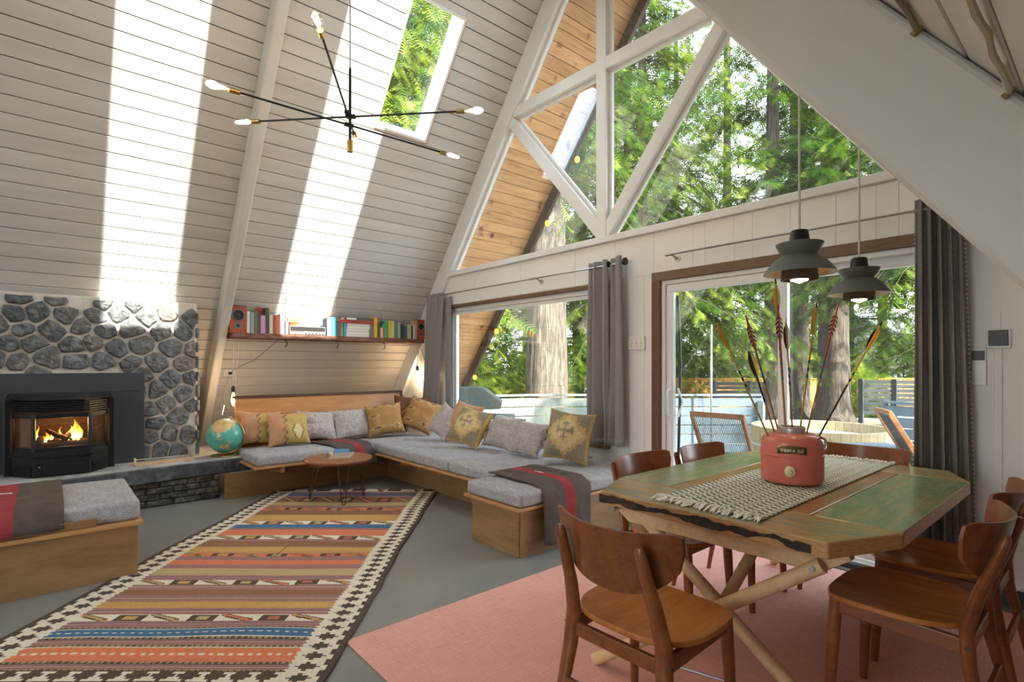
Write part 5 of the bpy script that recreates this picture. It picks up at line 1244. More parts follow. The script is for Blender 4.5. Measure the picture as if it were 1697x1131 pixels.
# ---------------------------------------------------------------- dining chairs
def make_chair():
    root = thing('dining_chair', 'x', 'chair', (0, 0, 0), 0, 'walnut dining chairs around the table')
    # seat: local +y is the front
    n = 24; mb = MB(); out = []
    for k in range(48):
        g = 2 * math.pi * k / 48; c_, s_ = math.cos(g), math.sin(g); p_ = 2 / 3.6
        x = .225 * abs(c_) ** p_ * (1 if c_ > 0 else -1); y = .205 * abs(s_) ** p_ * (1 if s_ > 0 else -1)
        if y < 0: x *= 1 - .20 * (y / -.205) ** 2
        out.append((x, y + .01))
    rings = [1.0, .8, .5, .2]
    vs = []
    for kz, zz in ((0, .435), (1, .453)):
        for r2 in rings:
            for x, y in out: vs.append((x * r2, y * r2, zz - .014 * (1 - r2 ** 2) + .010 * max(0, (y * r2 - .12) / .1) * -1))
    m_ = 48; fs = []
    for kz in range(2):
        b0 = kz * 4 * m_
        for q_ in range(3):
            for i in range(m_): fs.append((b0 + q_ * m_ + i, b0 + q_ * m_ + (i + 1) % m_, b0 + (q_ + 1) * m_ + (i + 1) % m_, b0 + (q_ + 1) * m_ + i))
        fs.append(tuple(b0 + 3 * m_ + i for i in range(m_)))
    for i in range(m_): fs.append((i, (i + 1) % m_, 4 * m_ + (i + 1) % m_, 4 * m_ + i))
    obj('seat', MB().add(vs, fs), M['chair_seat'], root, smooth=True, bevel=.004)
    # backrest: bent plywood, straight top, round lower corners
    vs, fs = [], []; nu, nv = 28, 10
    for sd in (0, 1):
        for j in range(nv + 1):
            for i in range(nu + 1):
                u = -1 + 2 * i / nu; v = j / nv
                hgt = (max(0.0, 1 - abs(u) ** 2.6)) ** .5
                ztop = .775 + .012 * u * u - .03 * max(0, abs(u) - .9) * 4
                zbot = ztop - (.05 + .145 * hgt) * (1 if abs(u) < .96 else .8)
                z = lerp(zbot, ztop, v); x = u * .232
                y = -.262 + .085 * u * u - (z - .68) * .22 + (.011 if sd else 0)
                vs.append((x, y, z))
    N = (nu + 1) * (nv + 1)
    for sd in range(2):
        for j in range(nv):
            for i in range(nu): fs.append((sd * N + j * (nu + 1) + i, sd * N + j * (nu + 1) + i + 1, sd * N + (j + 1) * (nu + 1) + i + 1, sd * N + (j + 1) * (nu + 1) + i))
    be = [i for i in range(nu + 1)] + [j * (nu + 1) + nu for j in range(1, nv + 1)] + [nv * (nu + 1) + i for i in range(nu - 1, -1, -1)] + [j * (nu + 1) for j in range(nv - 1, 0, -1)]
    for i in range(len(be)): fs.append((be[i], be[(i + 1) % len(be)], N + be[(i + 1) % len(be)], N + be[i]))
    obj('backrest', MB().add(vs, fs), M['chair_wood'], root, smooth=True, bevel=.003)
    for s in (-1, 1):
        obj('leg', MB().tube([(s * .178, .165, .432), (s * .182, .172, .30), (s * .192, .185, .012), (s * .192, .185, .0)], [.021, .022, .0145, .0135], 12, sx=1.0, sy=.9), M['chair_wood'], root, smooth=True)
        obj('leg', MB().tube([(s * .195, -.265, .0), (s * .188, -.235, .15), (s * .175, -.195, .34), (s * .168, -.188, .45), (s * .158, -.215, .56), (s * .150, -.258, .68), (s * .148, -.275, .735), (s * .148, -.277, .748)], [.0135, .018, .0245, .0245, .022, .019, .0165, .010], 12, sx=.8, sy=1.12), M['chair_wood'], root, smooth=True)
        obj('side_rail', MB().bar((s * .172, -.19, .395), (s * .180, .165, .41), .020, .05), M['chair_wood'], root, bevel=.004)
    obj('front_rail', MB().bar((-.175, .165, .412), (.175, .165, .412), .020, .042), M['chair_wood'], root, bevel=.004)
    obj('back_rail', MB().bar((-.17, -.190, .39), (.17, -.190, .39), .020, .045), M['chair_wood'], root, bevel=.004)
    obj('back_stretcher', MB().bar((-.185, -.222, .22), (.185, -.222, .22), .018, .035), M['chair_wood'], root, bevel=.004)
    for s in (-1, 1): obj('bolt_cap', MB().tube([(s * .196, -.193, .36), (s * .199, -.193, .36)], .006, 8).tube([(s * .196, -.193, .40), (s * .199, -.193, .40)], .006, 8), M['socket'], root)
    return root
chairs = [((-1.085, 1.575, .007), 0.02, 'walnut dining chair seen from behind at the charred table end'),
 ((-.535, 2.385, .007), math.pi / 2, 'walnut dining chair on the side facing the room corner, nearest the camera'),
 ((-.545, 2.975, .007), math.pi / 2, 'walnut dining chair beside the long curtain, second on that side'),
 ((-1.54, 2.47, .007), -math.pi / 2, 'walnut dining chair back peeking over the table next to the box bench'),
 ((-1.50, 3.02, .007), -math.pi / 2, 'walnut dining chair back peeking over the table beside the door handle'),
 ((-1.06, 3.52, .007), math.pi, 'walnut dining chair at the far table end by the glass door')]
ch0 = make_chair()
for i, (loc, rz, lab) in enumerate(chairs):
    o = ch0 if i == 0 else copy_tree(ch0)
    o.matrix_basis = Matrix.Translation(loc) @ Matrix.Rotation(rz, 4, 'Z') @ Matrix.Scale(1.05, 4); o['label'] = lab
# ---------------------------------------------------------------- pendant lamps
M['lamp_grey'] = plain('lamp_grey', '#5f635e', '#666a65', rough=.45); M['lamp_dark'] = plain('lamp_dark', '#3f3a36', rough=.5); M['lamp_in'] = plain('lamp_in', '#e6c9a4', rough=.6)
M['bulb_lit'] = emis('bulb_lit', '#ffdca8', 26.0)
def pendant(label, x, y, zb):
    t = thing('pendant_lamp', label, 'lamp', (x, y, zb), 0, 'grey tiered pendant lamps'); c = (x, y, zb)
    ztop = (XR - x) * K - .02
    obj('cord', MB().tube([(x, y, zb + .22), (x, y, ztop)], .006, 8), M['cord'], t)
    obj('canopy', MB().lathe([(.001, ztop - .03), (.045, ztop - .03), (.05, ztop + .06), (.001, ztop + .06)], 20, (x, y, 0)), M['white_frame'], t, smooth=True)
    obj('cap', MB().lathe([(.001, .235), (.036, .235), (.040, .230), (.048, .175), (.001, .175)], 32, c), M['black_metal'], t, smooth=True)
    obj('upper_shade', MB().lathe([(.050, .178), (.104, .170), (.108, .168), (.106, .160), (.094, .135), (.080, .118), (.074, .110), (.066, .110), (.080, .132), (.094, .155), (.046, .170)], 48, c), M['lamp_grey'], t, smooth=True)
    lsh = obj('lower_shade', MB().lathe([(.066, .112), (.078, .112), (.098, .098), (.122, .078), (.142, .055), (.158, .032), (.164, .020), (.161, .020), (.140, .048), (.118, .070), (.094, .088), (.066, .100)], 48, c), M['lamp_grey'], t, smooth=True)
    obj('lower_shade_lining', MB().lathe([(.070, .097), (.094, .086), (.118, .068), (.140, .046), (.160, .021), (.159, .0205), (.138, .044), (.116, .066), (.092, .084), (.070, .094)], 48, c), M['lamp_in'], lsh, smooth='full')
    icy = obj('inner_cylinder', MB().lathe([(.0785, .062), (.079, .058), (.084, -.006), (.085, -.012), (.083, -.012), (.081, -.006), (.0765, .058), (.076, .062)], 40, c), M['lamp_dark'], t, smooth=True)
    obj('inner_reflector', MB().lathe([(.0805, -.010), (.0762, .061), (.0752, .061), (.0795, -.010)], 40, c), M['lamp_in'], icy, smooth='full')
    obj('bulb', MB().lathe([(.012, .08), (.016, .06), (.040, .03), (.046, .005), (.038, -.014), (.015, -.022), (.008, -.026), (.001, -.028)], 24, c), M['bulb_lit'], t, smooth='full')
pendant('grey tiered pendant lamp hanging nearest the camera over the table', -1.075, 2.83, 1.755)
pendant('grey tiered pendant lamp hanging nearer the sliding door', -1.04, 3.61, 1.715)

# ---------------------------------------------------------------- chandelier
cx_, cy_ = -3.387, 1.514
cd = thing('chandelier', 'black rod chandelier with crossed arms and clear filament bulbs', 'chandelier', (cx_, cy_, 2.75))
obj('hanging_cable', MB().tube([(cx_, cy_, 3.27), (cx_, cy_, ZR - .3)], .0035, 6), M['black_metal'], cd)
obj('centre_rod', MB().tube([(cx_, cy_, 2.80), (cx_, cy_, 3.28)], .009, 10), M['black_metal'], cd, smooth=True)
obj('rod_hook', MB().tube([(cx_, cy_, 3.27), (cx_ + .012, cy_, 3.285), (cx_, cy_, 3.30), (cx_ - .012, cy_, 3.285), (cx_, cy_, 3.27)], .004, 6), M['black_metal'], cd, smooth=True)
obj('finial', MB().tube([(cx_, cy_, 2.735), (cx_, cy_, 2.81)], .019, 16), M['brass'], cd, smooth=True)
arms = [((374, 145), (744, 255), 2.92), ((412, 201), (775, 183), 2.977), ((531, 45), (590, 228), 2.99)]
for (pa, pb, z) in arms:
    A_, B2 = Vector(at_z(*pa, z)), Vector(at_z(*pb, z)); dv = (B2 - A_).normalized()
    # move the arm sideways so that it clips onto the rod
    n_ = Vector((-dv.y, dv.x, 0)); off = (Vector((cx_, cy_, z)) - A_).dot(n_); sh_ = n_ * (off + (.018 if off < 0 else -.018))
    A_ += sh_; B2 += sh_
    arm_ = obj('arm', MB().tube([A_ + dv * .06, B2 - dv * .06], .0065, 8), M['black_metal'], cd, smooth=True)
    for e0, d0 in ((A_, -dv), (B2, dv)):
        s_end = e0 - d0 * .02
        obj('socket', MB().tube([s_end - d0 * .055, s_end], .0165, 16), M['brass'], arm_, smooth=True)
        bulb(arm_, s_end, d0, 1.05, 'filament_soft', watts=4)
    j = A_ + dv * (Vector((cx_, cy_, z)) - A_).dot(dv)
    obj('swivel_joint', MB().bar(j - dv * .03, j + dv * .03, .03, .022).tube([j, (cx_, cy_, z)], .013, 10), M['black_metal'], cd, bevel=.004)
# ---------------------------------------------------------------- curtains and rods
def curtain(label, xt0, xt1, xb0, xb1, z0, z1, yc, folds, amp, mat, pom=False, seed=0, hem=True):
    t = thing('curtain', label, 'curtain', ((xb0 + xb1) / 2, yc, z0)); nu, nv = folds * 14, 24; mb = MB()
    def P(u, v):
        x = lerp(lerp(xb0, xb1, u), lerp(xt0, xt1, u), v); ph = u * folds * 2 * math.pi
        a = amp * (1.0 - .25 * v) * (1 + .3 * math.sin(seed + u * 9))
        y = yc + a * math.sin(ph + .35 * math.sin(v * 3 + seed + u * 4)) + .008 * math.sin(v * 5 + seed)
        x += .25 * amp * math.sin(2 * ph)
        return (x, y, lerp(z0, z1, v) + .006 * math.sin(ph * .5 + seed))
    mb.grid(P, nu, nv)
    obj('curtain_cloth', mb, mat, t, smooth='full', solid=.004)
    if hem: obj('hem', MB().grid(lambda u, v: tuple(np.array(P(u, v * .035)) + np.array([0, -.0035, 0])), nu, 2), mat, t, smooth='full', solid=.003)
    if pom:
        for e in (0.0, 1.0):
            k = MB()
            for q in range(90):
                p = P(e, q / 89); s_ = -1 if e == 0 else 1
                k.add([(p[0], p[1] - .008, p[2] - .005), (p[0] + s_ * .010, p[1] - .006, p[2]), (p[0], p[1] - .008, p[2] + .005), (p[0] + s_ * .003, p[1] - .014, p[2])], [(0, 1, 3), (1, 2, 3), (0, 2, 1), (0, 3, 2)])
            tag(obj('picot_trim', k, M['vinyl'], t), kind='stuff')
    return t
YC = YG - .09
curtain('grey curtain hanging at the bench corner side of the picture window', -6.22, -5.84, -6.42, -5.99, .445, 2.262, YC, 5, .030, M['grey_curtain'], seed=1)
curtain('narrow grey curtain panel tucked behind the corner curtain', -5.87, -5.74, -5.87, -5.74, .50, 2.20, YG - .045, 2, .018, M['grey_curtain'], seed=2, hem=False)
curtain('grey curtain between the picture window and the switch plate', -3.375, -3.14, -3.385, -3.11, .575, 2.29, YC, 2, .036, M['grey_curtain'], seed=3)
curtain('single grey curtain fold on the rod end by the switch plate', -3.10, -2.965, -3.12, -2.935, .585, 2.295, YC - .012, 1, .034, M['grey_curtain'], seed=5.2)
curtain('long taupe curtain with white picot edge beside the sliding door', -.83, -.61, -.83, -.545, .02, 2.30, YC - .01, 5, .036, M['taupe_curtain'], pom=True, seed=4)
def rod(label, x0, x1, brk, fin=()):
    t = thing('curtain_rod', label, 'curtain rod', (x0, YC, 2.235)); z = 2.235
    obj('pole', MB().tube([(x0, YC, z), (x1, YC, z)], .0075, 8), M['steel'], t, smooth=True)
    for x in brk: obj('bracket', MB().tube([(x, YC, z), (x, YG - .01, z - .03)], .009, 8).tube([(x, YG - .012, z - .03), (x, YG, z - .03)], .028, 16), M['steel'], t, smooth=True)
    for x in fin: obj('finial', MB().tube([(x - .03, YC, z), (x + .03, YC, z)], .012, 10), M['steel'], t, smooth=True)
    return t
rod('thin steel curtain rod above the picture window', -6.2, -2.96, (-4.10,), (-4.14, -2.97))
rod('thin steel curtain rod above the sliding door', -2.52, -.56, (-2.47,), (-2.50,))
obj('grommet', MB().lathe([(.016, -.004), (.028, -.004), (.028, .004), (.016, .004)], 20, (-3.115, YC - .02, 2.24), Vector((1, 0, 0)).to_track_quat('Z', 'Y').to_matrix()), M['black_metal'], bpy.data.objects['curtain_rod'], smooth=True)
obj('end_ring', MB().lathe([(.02, -.008), (.034, -.008), (.034, .008), (.02, .008)], 20, (-2.945, YC, 2.245), Vector((1, 0, 0)).to_track_quat('Z', 'Y').to_matrix()), M['black_metal'], bpy.data.objects['curtain_rod'], smooth=True)

# ---------------------------------------------------------------- wall fittings
sw = thing('switch_plate', 'cream three gang switch plate between curtain and door', 'switch', (-2.87, YG, 1.515))
M['plate'] = plain('plate', '#ebe6da', rough=.4)
obj('plate', MB().box(-2.955, -2.785, YG - .028, YG - .006, 1.455, 1.575), M['plate'], sw, bevel=.004)
for k, x in enumerate((-2.92, -2.87, -2.82)):
    obj('toggle', MB().box(x - .006, x + .006, YG - .038, YG - .028, 1.505, 1.525), M['vinyl'], sw)
    for z in (1.485, 1.545): obj('screw', MB().box(x - .003, x + .003, YG - .030, YG - .027, z - .003, z + .003), M['grey_plastic'], sw)
th_ = thing('wall_display', 'black rounded wall display with white rim above a cable cover', 'thermostat', (-.47, YG, 1.465))
obj('rim', MB().box(-.523, -.417, YG - .022, YG - .006, 1.410, 1.520), M['vinyl'], th_, bevel=.012, bseg=3)
obj('screen', MB().box(-.512, -.428, YG - .027, YG - .022, 1.424, 1.511), M['socket'], th_, bevel=.010, bseg=3)
arc_ = MB().tube([(-.508 + .076 * k / 12, YG - .0275, 1.500 - .012 * math.sin(math.pi * k / 12)) for k in range(13)], .0022, 6); obj('screen_arc', arc_, M['brass'], th_)
cc = thing('cable_cover', 'white vertical cable cover running down the wall', 'cable cover', (-.472, YG, .7))
obj('channel', MB().box(-.489, -.455, YG - .016, YG - .006, .12, 1.416), M['white_paint'], cc, bevel=.002)
kp_ = thing('wall_panel', 'small white wall panel with dark window beside the curtain', 'panel', (-.56, YG, 1.3))
obj('housing', MB().box(-.585, -.520, YG - .022, YG - .006, 1.205, 1.41), M['vinyl'], kp_, bevel=.003)
obj('display', MB().box(-.580, -.526, YG - .026, YG - .022, 1.345, 1.40), M['socket'], kp_)
# hemp cord lying in the board joint of the right slope
for s_, cc_, lab in ((2.33, '#d3cbb0', 'pale hemp cord strung along the boards overhead, nearest the frame corner'), (2.565, '#9a9078', 'darker hemp cord strung along the boards overhead')):
    hc = thing('hemp_cord', lab, 'cord', slope('r', s_, .9, .01), 0, 'hemp cords under the near slope')
    obj('strand', MB().tube([slope('r', s_ + .002 * math.sin(k * 2.1), .2 + 1.19 * k / 30, .009 + .002 * math.sin(k * 1.3)) for k in range(31)], [.0055 + .0012 * (k % 2) for k in range(31)], 6), plain('hemp_' + cc_[1:], cc_, rough=.9), hc, smooth=True)
    obj('nail', MB().tube([slope('r', s_, 1.385, .001), slope('r', s_, 1.385, .022)], .006, 8), M['brass'], hc, smooth=True)
# ---------------------------------------------------------------- outside: ground, deck, garden things
GZ = -.8
M['ground'] = plain('ground', '#5f5640', '#78705a', rough=.95, nscale=1.2, bs=.5, bscale=9)
struct('floor_garden', MB().box(-70, 50, -50, 70, GZ - .3, GZ), M['ground'], 'bare garden soil outside')
struct('floor_foundation', MB().box(XL - .3, XR + .3, YB - .3, YG + .13, GZ, -.14), M['gap_dark'], 'house foundation')
dv = lambda px_, d, z=0.0: Vector((at_d(px_, 605, d)[0], at_d(px_, 605, d)[1], z))
M['drive'] = plain('drive', '#8a8d96', '#a2a5ab', rough=.9, nscale=4, bs=.2)
a, b_, c_, d4 = dv(900, 20.0, GZ + .01), dv(1700, 20.0, GZ + .01), dv(1700, 23.5, GZ + .01), dv(900, 23.5, GZ + .01)
struct('floor_driveway', MB().hexa([a, b_, c_, d4, *(p + Vector((0, 0, .03)) for p in (a, b_, c_, d4))]), M['drive'], 'pale gravel driveway by the fence')
M['deck'] = wood('deck', '#6f7470', '#8a8f8b', '#7d827e', grain=(1, 7, 7), scale=3, rough=.7, vary=.12)
dk = thing('deck', 'grey painted plank deck outside the glass door', 'deck', (-3.5, 6, -.35))
obj('deck_frame', MB().box(-9.0, 2.2, YG + .14, 6.4, GZ, -.165).box(-11, 3.2, 6.4, 11.2, GZ, -.395), M['gap_dark'], dk)
for k in range(15): obj('deck_plank', MB().box(-9.0, 2.2, YG + .15 + k * .15, YG + .15 + k * .15 + .143, -.165, -.13), M['deck'], dk)
for k in range(32): obj('deck_plank', MB().box(-11.0, 3.2, 6.41 + k * .15, 6.41 + k * .15 + .143, -.395, -.36), M['deck'], dk)
M['rail_pale'] = wood('rail_pale', '#6f776f', '#7f877e', grain=(1, 1, 1), scale=2, rough=.6, vary=.08)
M['rail_grey'] = wood('rail_grey', '#4d5a61', '#606d76', grain=(1, 1, 1), scale=2, rough=.55, vary=.1)
def railing(label, p, q, zt, nb, bh, pitch, mat, posts=3, cap=True):
    t = thing('deck_railing', label, 'railing', p, 0)
    d = (q - p).normalized(); n_ = Vector((-d.y, d.x, 0)); L = (q - p).length
    if cap: obj('top_rail', MB().bar(p + Vector((0, 0, zt)), q + Vector((0, 0, zt)), .12, .035), mat, t, bevel=.004)
    nseg = posts - 1
    for k in range(nb):
        for s_ in range(nseg):
            a_, b2 = p + d * (L * s_ / nseg + .004), p + d * (L * (s_ + 1) / nseg - .004); z = zt - .055 - bh / 2 - k * pitch
            obj('rail_board', MB().bar(a_ + Vector((0, 0, z)), b2 + Vector((0, 0, z)), .028, bh), mat, t, bevel=.003)
    for s_ in range(posts):
        pp = p + d * (L * s_ / nseg) + n_ * .05; obj('post', MB().box(pp.x - .045, pp.x + .045, pp.y - .045, pp.y + .045, -.4, zt - .018), mat, t)
    return t
CN = dv(886, 10)
railing('pale grey board railing seen through the picture window, parallel to the glass', CN, dv(1062, 10), .755, 6, .155, .172, M['rail_pale'], 3)
railing('pale grey board railing turning the corner behind the grill', dv(735, 9.5), CN, .755, 6, .155, .172, M['rail_pale'], 3)
railing('blue grey board railing behind the reclining chair', dv(1066, 10), dv(1262, 10), .755, 6, .155, .172, M['rail_grey'], 3)
railing('blue grey board railing by the long curtain', dv(1466, 8.9), dv(1640, 7.8), .70, 6, .165, .185, M['rail_grey'], 3)
pp = dv(1262, 9.9); tag(obj('gate_post', MB().box(pp.x - .05, pp.x + .05, pp.y - .05, pp.y + .05, -.4, .66), M['rail_pale'], bevel=.004), 'pale post at the end of the blue grey railing', 'post')
pp = dv(1179, 9.7); tp = thing('metal_pole', 'thin pale metal pole rising above the blue grey railing', 'pole', (pp.x, pp.y, -.36))
obj('pole', MB().tube([(pp.x, pp.y, -.36), (pp.x, pp.y, 2.05)], .018, 8), M['steel'], tp, smooth=True)
M['dark_slat'] = plain('dark_slat', '#2e3336', '#3a4043', rough=.6)
def slatfence(label, p, q, zt, n, hgt, pitch, posts):
    t = thing('slat_fence', label, 'fence', p); d = (q - p).normalized(); L = (q - p).length
    for s_ in range(posts):
        pp = p + d * (L * s_ / (posts - 1)); obj('post', MB().box(pp.x - .07, pp.x + .07, pp.y - .07, pp.y + .07, GZ, zt + .04), M['dark_slat'], t)
    for k in range(n):
        z = zt - hgt / 2 - k * pitch; obj('slat', MB().bar(p + Vector((0, 0, z)), q + Vector((0, 0, z)), .03, hgt), M['dark_slat'], t)
slatfence('dark slatted fence section beyond the hot tub', dv(1427, 18.2), dv(1600, 17.2), .80, 8, .118, .147, 4)
slatfence('dark slatted fence section beyond the reclining chair', dv(1183, 18), dv(1300, 18), .74, 7, .11, .14, 3)
M['fence_orange'] = wood('fence_orange', '#a8702c', '#c58a3e', '#d09a50', grain=(6, 6, .8), scale=2, rough=.8)
fo = thing('board_fence', 'orange stained board fence at the far side of the drive', 'fence', dv(1280, 24.5, GZ))
p, q = dv(1020, 24.5), dv(1640, 24.5); d = (q - p).normalized(); L = (q - p).length; n_ = int(L / .15); n2 = Vector((-d.y, d.x, 0))
mb = MB()
for k in range(n_):
    a_ = p + d * (k * .15); mb.bar(a_ + d * .07 + Vector((0, 0, GZ)) + n2 * .012 * (k % 2), a_ + d * .07 + Vector((0, 0, .66)) + n2 * .012 * (k % 2), .143, .02, up=tuple(n2))
tag(obj('planks', mb, M['fence_orange'], fo), kind='stuff')
obj('top_rail', MB().bar(p + Vector((0, 0, .69)), q + Vector((0, 0, .69)), .1, .05), M['fence_orange'], fo)
# a pale house far behind
hs = thing('neighbour_house', 'pale house roof glimpsed between the trees far away', 'house', dv(1440, 44, GZ)); hp = dv(1440, 44, GZ)
M['house_pale'] = plain('house_pale', '#b0b0ac', '#bcbcb7', rough=.8)
obj('house_wall', MB().box(hp.x - 5, hp.x + 5, hp.y - 3, hp.y + 3, GZ, 2.4), M['house_pale'], hs)
obj('roof', MB().prism([(hp.x - 5.6, 2.3), (hp.x + 5.6, 2.3), (hp.x, 5.2)], xz, hp.y - 3.5, hp.y + 3.5), M['drive'], hs)

# hot tub
M['stave'] = wood('stave', '#a8906a', '#bfa982', '#8f7a58', grain=(6, 6, 1), scale=3, rough=.7, vary=.25)
tc_ = dv(1357, 6.9); ht2 = thing('hot_tub', 'round wooden stave hot tub on the deck', 'hot tub', (tc_.x, tc_.y, -.36))
R = .80; ns = 46; ZTUB = .53
for k in range(ns):
    g0, g1 = 2 * math.pi * (k + .02) / ns, 2 * math.pi * (k + .98) / ns
    P = lambda g, r, z: (tc_.x + r * math.cos(g), tc_.y + r * math.sin(g), z)
    obj('stave', MB().hexa([P(g0, R - .04, -.36), P(g0, R, -.36), P(g1, R, -.36), P(g1, R - .04, -.36), P(g0, R - .04, ZTUB), P(g0, R, ZTUB), P(g1, R, ZTUB), P(g1, R - .04, ZTUB)]), M['stave'], ht2)
for z in (-.1, .3): obj('hoop', MB().lathe([(R, z - .015), (R + .006, z - .015), (R + .006, z + .015), (R, z + .015)], 48, (tc_.x, tc_.y, 0)), M['steel'], ht2, smooth=True)
obj('liner', MB().lathe([(R - .05, -.3), (R - .042, -.3), (R - .042, .40), (R - .05, .40)], 48, (tc_.x, tc_.y, 0)).lathe([(.001, -.3), (R - .045, -.3), (R - .045, -.28), (.001, -.28)], 48, (tc_.x, tc_.y, 0)), M['house_pale'], ht2, smooth=True)
M['water'] = plain('water', '#c9d6d4', '#d6e2df', rough=.12, nscale=3)
obj('cover', MB().lathe([(.001, .16), (R - .05, .16), (R - .05, .20), (.001, .20)], 48, (tc_.x, tc_.y, 0)), M['house_pale'], ht2, smooth=True)

# grill
M['grill'] = plain('grill_green', '#5d6a66', '#66736f', rough=.5)
g0 = dv(800, 7.6); gr = thing('gas_grill', 'grey green gas grill with sloped lid outside the picture window', 'grill', (g0.x, g0.y, -.13))
ax = Vector((Rv[0], Rv[1], 0)); ay = Vector((Fv[0], Fv[1], 0))
gp = lambda u, v, w: tuple(g0 + ax * u + ay * w + Vector((0, 0, v)))
obj('lid', MB().prism([(-.36, .62), (-.36, 1.0), (-.05, 1.01), (.03, .99), (.28, .80), (.26, .71), (-.06, .70), (-.08, .74), (-.12, .74), (-.14, .70), (-.3, .66)], gp, -.25, .25), M['grill'], gr, bevel=.012)
obj('firebox', MB().prism([(-.36, .44), (.46, .44), (.46, .60), (-.36, .62)], gp, -.27, .27), M['grill'], gr, bevel=.01)
obj('side_shelf', MB().prism([(-.7, .56), (-.38, .56), (-.38, .60), (-.7, .60)], gp, -.25, .25), M['grill'], gr, bevel=.004)
obj('cart', MB().prism([(-.32, -.12), (.40, -.12), (.40, .44), (-.32, .44)], gp, -.24, .24), M['dark_slat'], gr)

# deck chairs with cord backs
M['teak'] = wood('teak', '#7a4a2c', '#9c6840', '#b08058', grain=(3, 3, 3), scale=4, rough=.5)
def deckchair(label, px_, d, rz):
    b0 = dv(px_, d, -.13); t = thing('deck_chair', label, 'chair', b0, rz, 'reclining deck chairs with cord backs')
    Mx = Matrix.Translation(b0) @ Matrix.Rotation(rz, 4, 'Z'); W = .25
    T = lambda x, y, z: tuple(Mx @ Vector((x, y, z)))
    B0, B1 = (.10, .24), (-.30, .98)      # back bottom and top (y, z); front is +y
    for s in (-1, 1):
        obj('back_rail', MB().bar(T(s * W, B0[0], B0[1]), T(s * W, B1[0], B1[1]), .028, .045, up=tuple(Mx.to_3x3() @ Vector((0, 1, 0)))), M['teak'], t, bevel=.005)
        obj('seat_rail', MB().bar(T(s * W, -.10, .30), T(s * W, .52, .40), .028, .045), M['teak'], t, bevel=.005)
        obj('leg', MB().bar(T(s * (W + .03), .50, .42), T(s * (W + .03), -.32, .0), .026, .04), M['teak'], t, bevel=.004)
        obj('leg', MB().bar(T(s * (W + .03), -.02, .45), T(s * (W + .03), .45, .0), .026, .04), M['teak'], t, bevel=.004)
    obj('top_bar', MB().bar(T(-W - .015, B1[0], B1[1]), T(W + .015, B1[0], B1[1]), .028, .05), M['teak'], t, bevel=.005)
    obj('seat_bar', MB().bar(T(-W, .52, .40), T(W, .52, .40), .028, .045), M['teak'], t, bevel=.005)
    mb = MB()
    for k in range(27):
        x = lerp(-W + .025, W - .025, k / 26); mb.tube([T(x, B0[0], B0[1]), T(x, B1[0], B1[1])], .0042, 5, cap=False)
        mb.tube([T(x, -.05, .31), T(x, .52, .40)], .0042, 5, cap=False)
    tag(obj('cords', mb, M['dark_slat'], t), kind='stuff')
    return t
deckchair('reclining deck chair with cord back behind the dining chairs', 1213, 5.15, math.radians(0))
deckchair('reclining deck chair with cord back half hidden by the long curtain', 1522, 5.3, math.radians(-62))
st = thing('side_table', 'low grey slatted table between the tub and the deck chair', 'table', dv(1445, 5.75, -.13)); sp0 = dv(1445, 5.75)
for k in range(5): obj('table_slat', MB().bar(sp0 + ax * -.30 + ay * (k * .09 - .18) + Vector((0, 0, .44)), sp0 + ax * .30 + ay * (k * .09 - .18) + Vector((0, 0, .44)), .08, .025), M['rail_grey'], st, bevel=.003)
for sx in (-1, 1):
    for sy in (-1, 1): pz = sp0 + ax * .27 * sx + ay * .19 * sy; obj('leg', MB().box(pz.x - .02, pz.x + .02, pz.y - .02, pz.y + .02, -.13, .43), M['rail_grey'], st)
pb = dv(1262, 5.9); tag(obj('planter_box', MB().box(pb.x - .2, pb.x + .2, pb.y - .2, pb.y + .2, -.13, .30).box(pb.x - .22, pb.x + .22, pb.y - .22, pb.y + .22, .30, .33), M['dark_slat'], bevel=.01), 'small dark box beside the hot tub', 'box')
# string lights under the roof overhang
M['amber_bulb'] = emis('amber_bulb', '#ff9a3c', 2.0, '#d07020')
sl_ = thing('string_lights', 'string of small amber bulbs along the roof overhang', 'string lights', slope('l', 3, YO - .1, .1))
pts_ = [slope('l', s_, YO - .06, .15 + (.02 if i % 2 else 0)) for i, s_ in enumerate(np.arange(1.2, 7.0, .45))]
obj('wire', MB().tube(pts_, .004, 5), M['cord_dark'], sl_)
for i in range(1, len(pts_), 2):
    x, y, z = pts_[i]; obj('socket', MB().tube([(x, y, z), (x, y, z - .05)], .014, 8), M['socket'], sl_); obj('bulb', MB().sphere((x, y, z - .085), .034, 10, 8, (1, 1, 1.25)), M['amber_bulb'], sl_, smooth=True)

# ---------------------------------------------------------------- trees
lm = bpy.data.materials.new('cedar_leaf'); lm.use_nodes = True; nt = lm.node_tree; nt.nodes.remove(nt.nodes['Principled BSDF']); b = nt.nodes.new('ShaderNodeBsdfDiffuse')
at_ = nt.nodes.new('ShaderNodeAttribute'); at_.attribute_name = 'Col'; nt.links.new(at_.outputs['Color'], b.inputs['Color'])
tr = nt.nodes.new('ShaderNodeBsdfTranslucent'); nt.links.new(mixc(nt, at_.outputs['Color'], (1.5, 1.6, .8, 1), 1.0, 'MULTIPLY'), tr.inputs['Color'])
mx = nt.nodes.new('ShaderNodeMixShader'); mx.inputs[0].default_value = .35; outn = nt.nodes['Material Output']
nt.links.new(b.outputs[0], mx.inputs[1]); nt.links.new(tr.outputs[0], mx.inputs[2]); nt.links.new(mx.outputs[0], outn.inputs[0]); M['leaf'] = lm
bk_, nt, b = newmat('bark'); co = coords(nt, (5, 5, .55)); f = noise(nt, co, 3.2, 6, .7, .5)
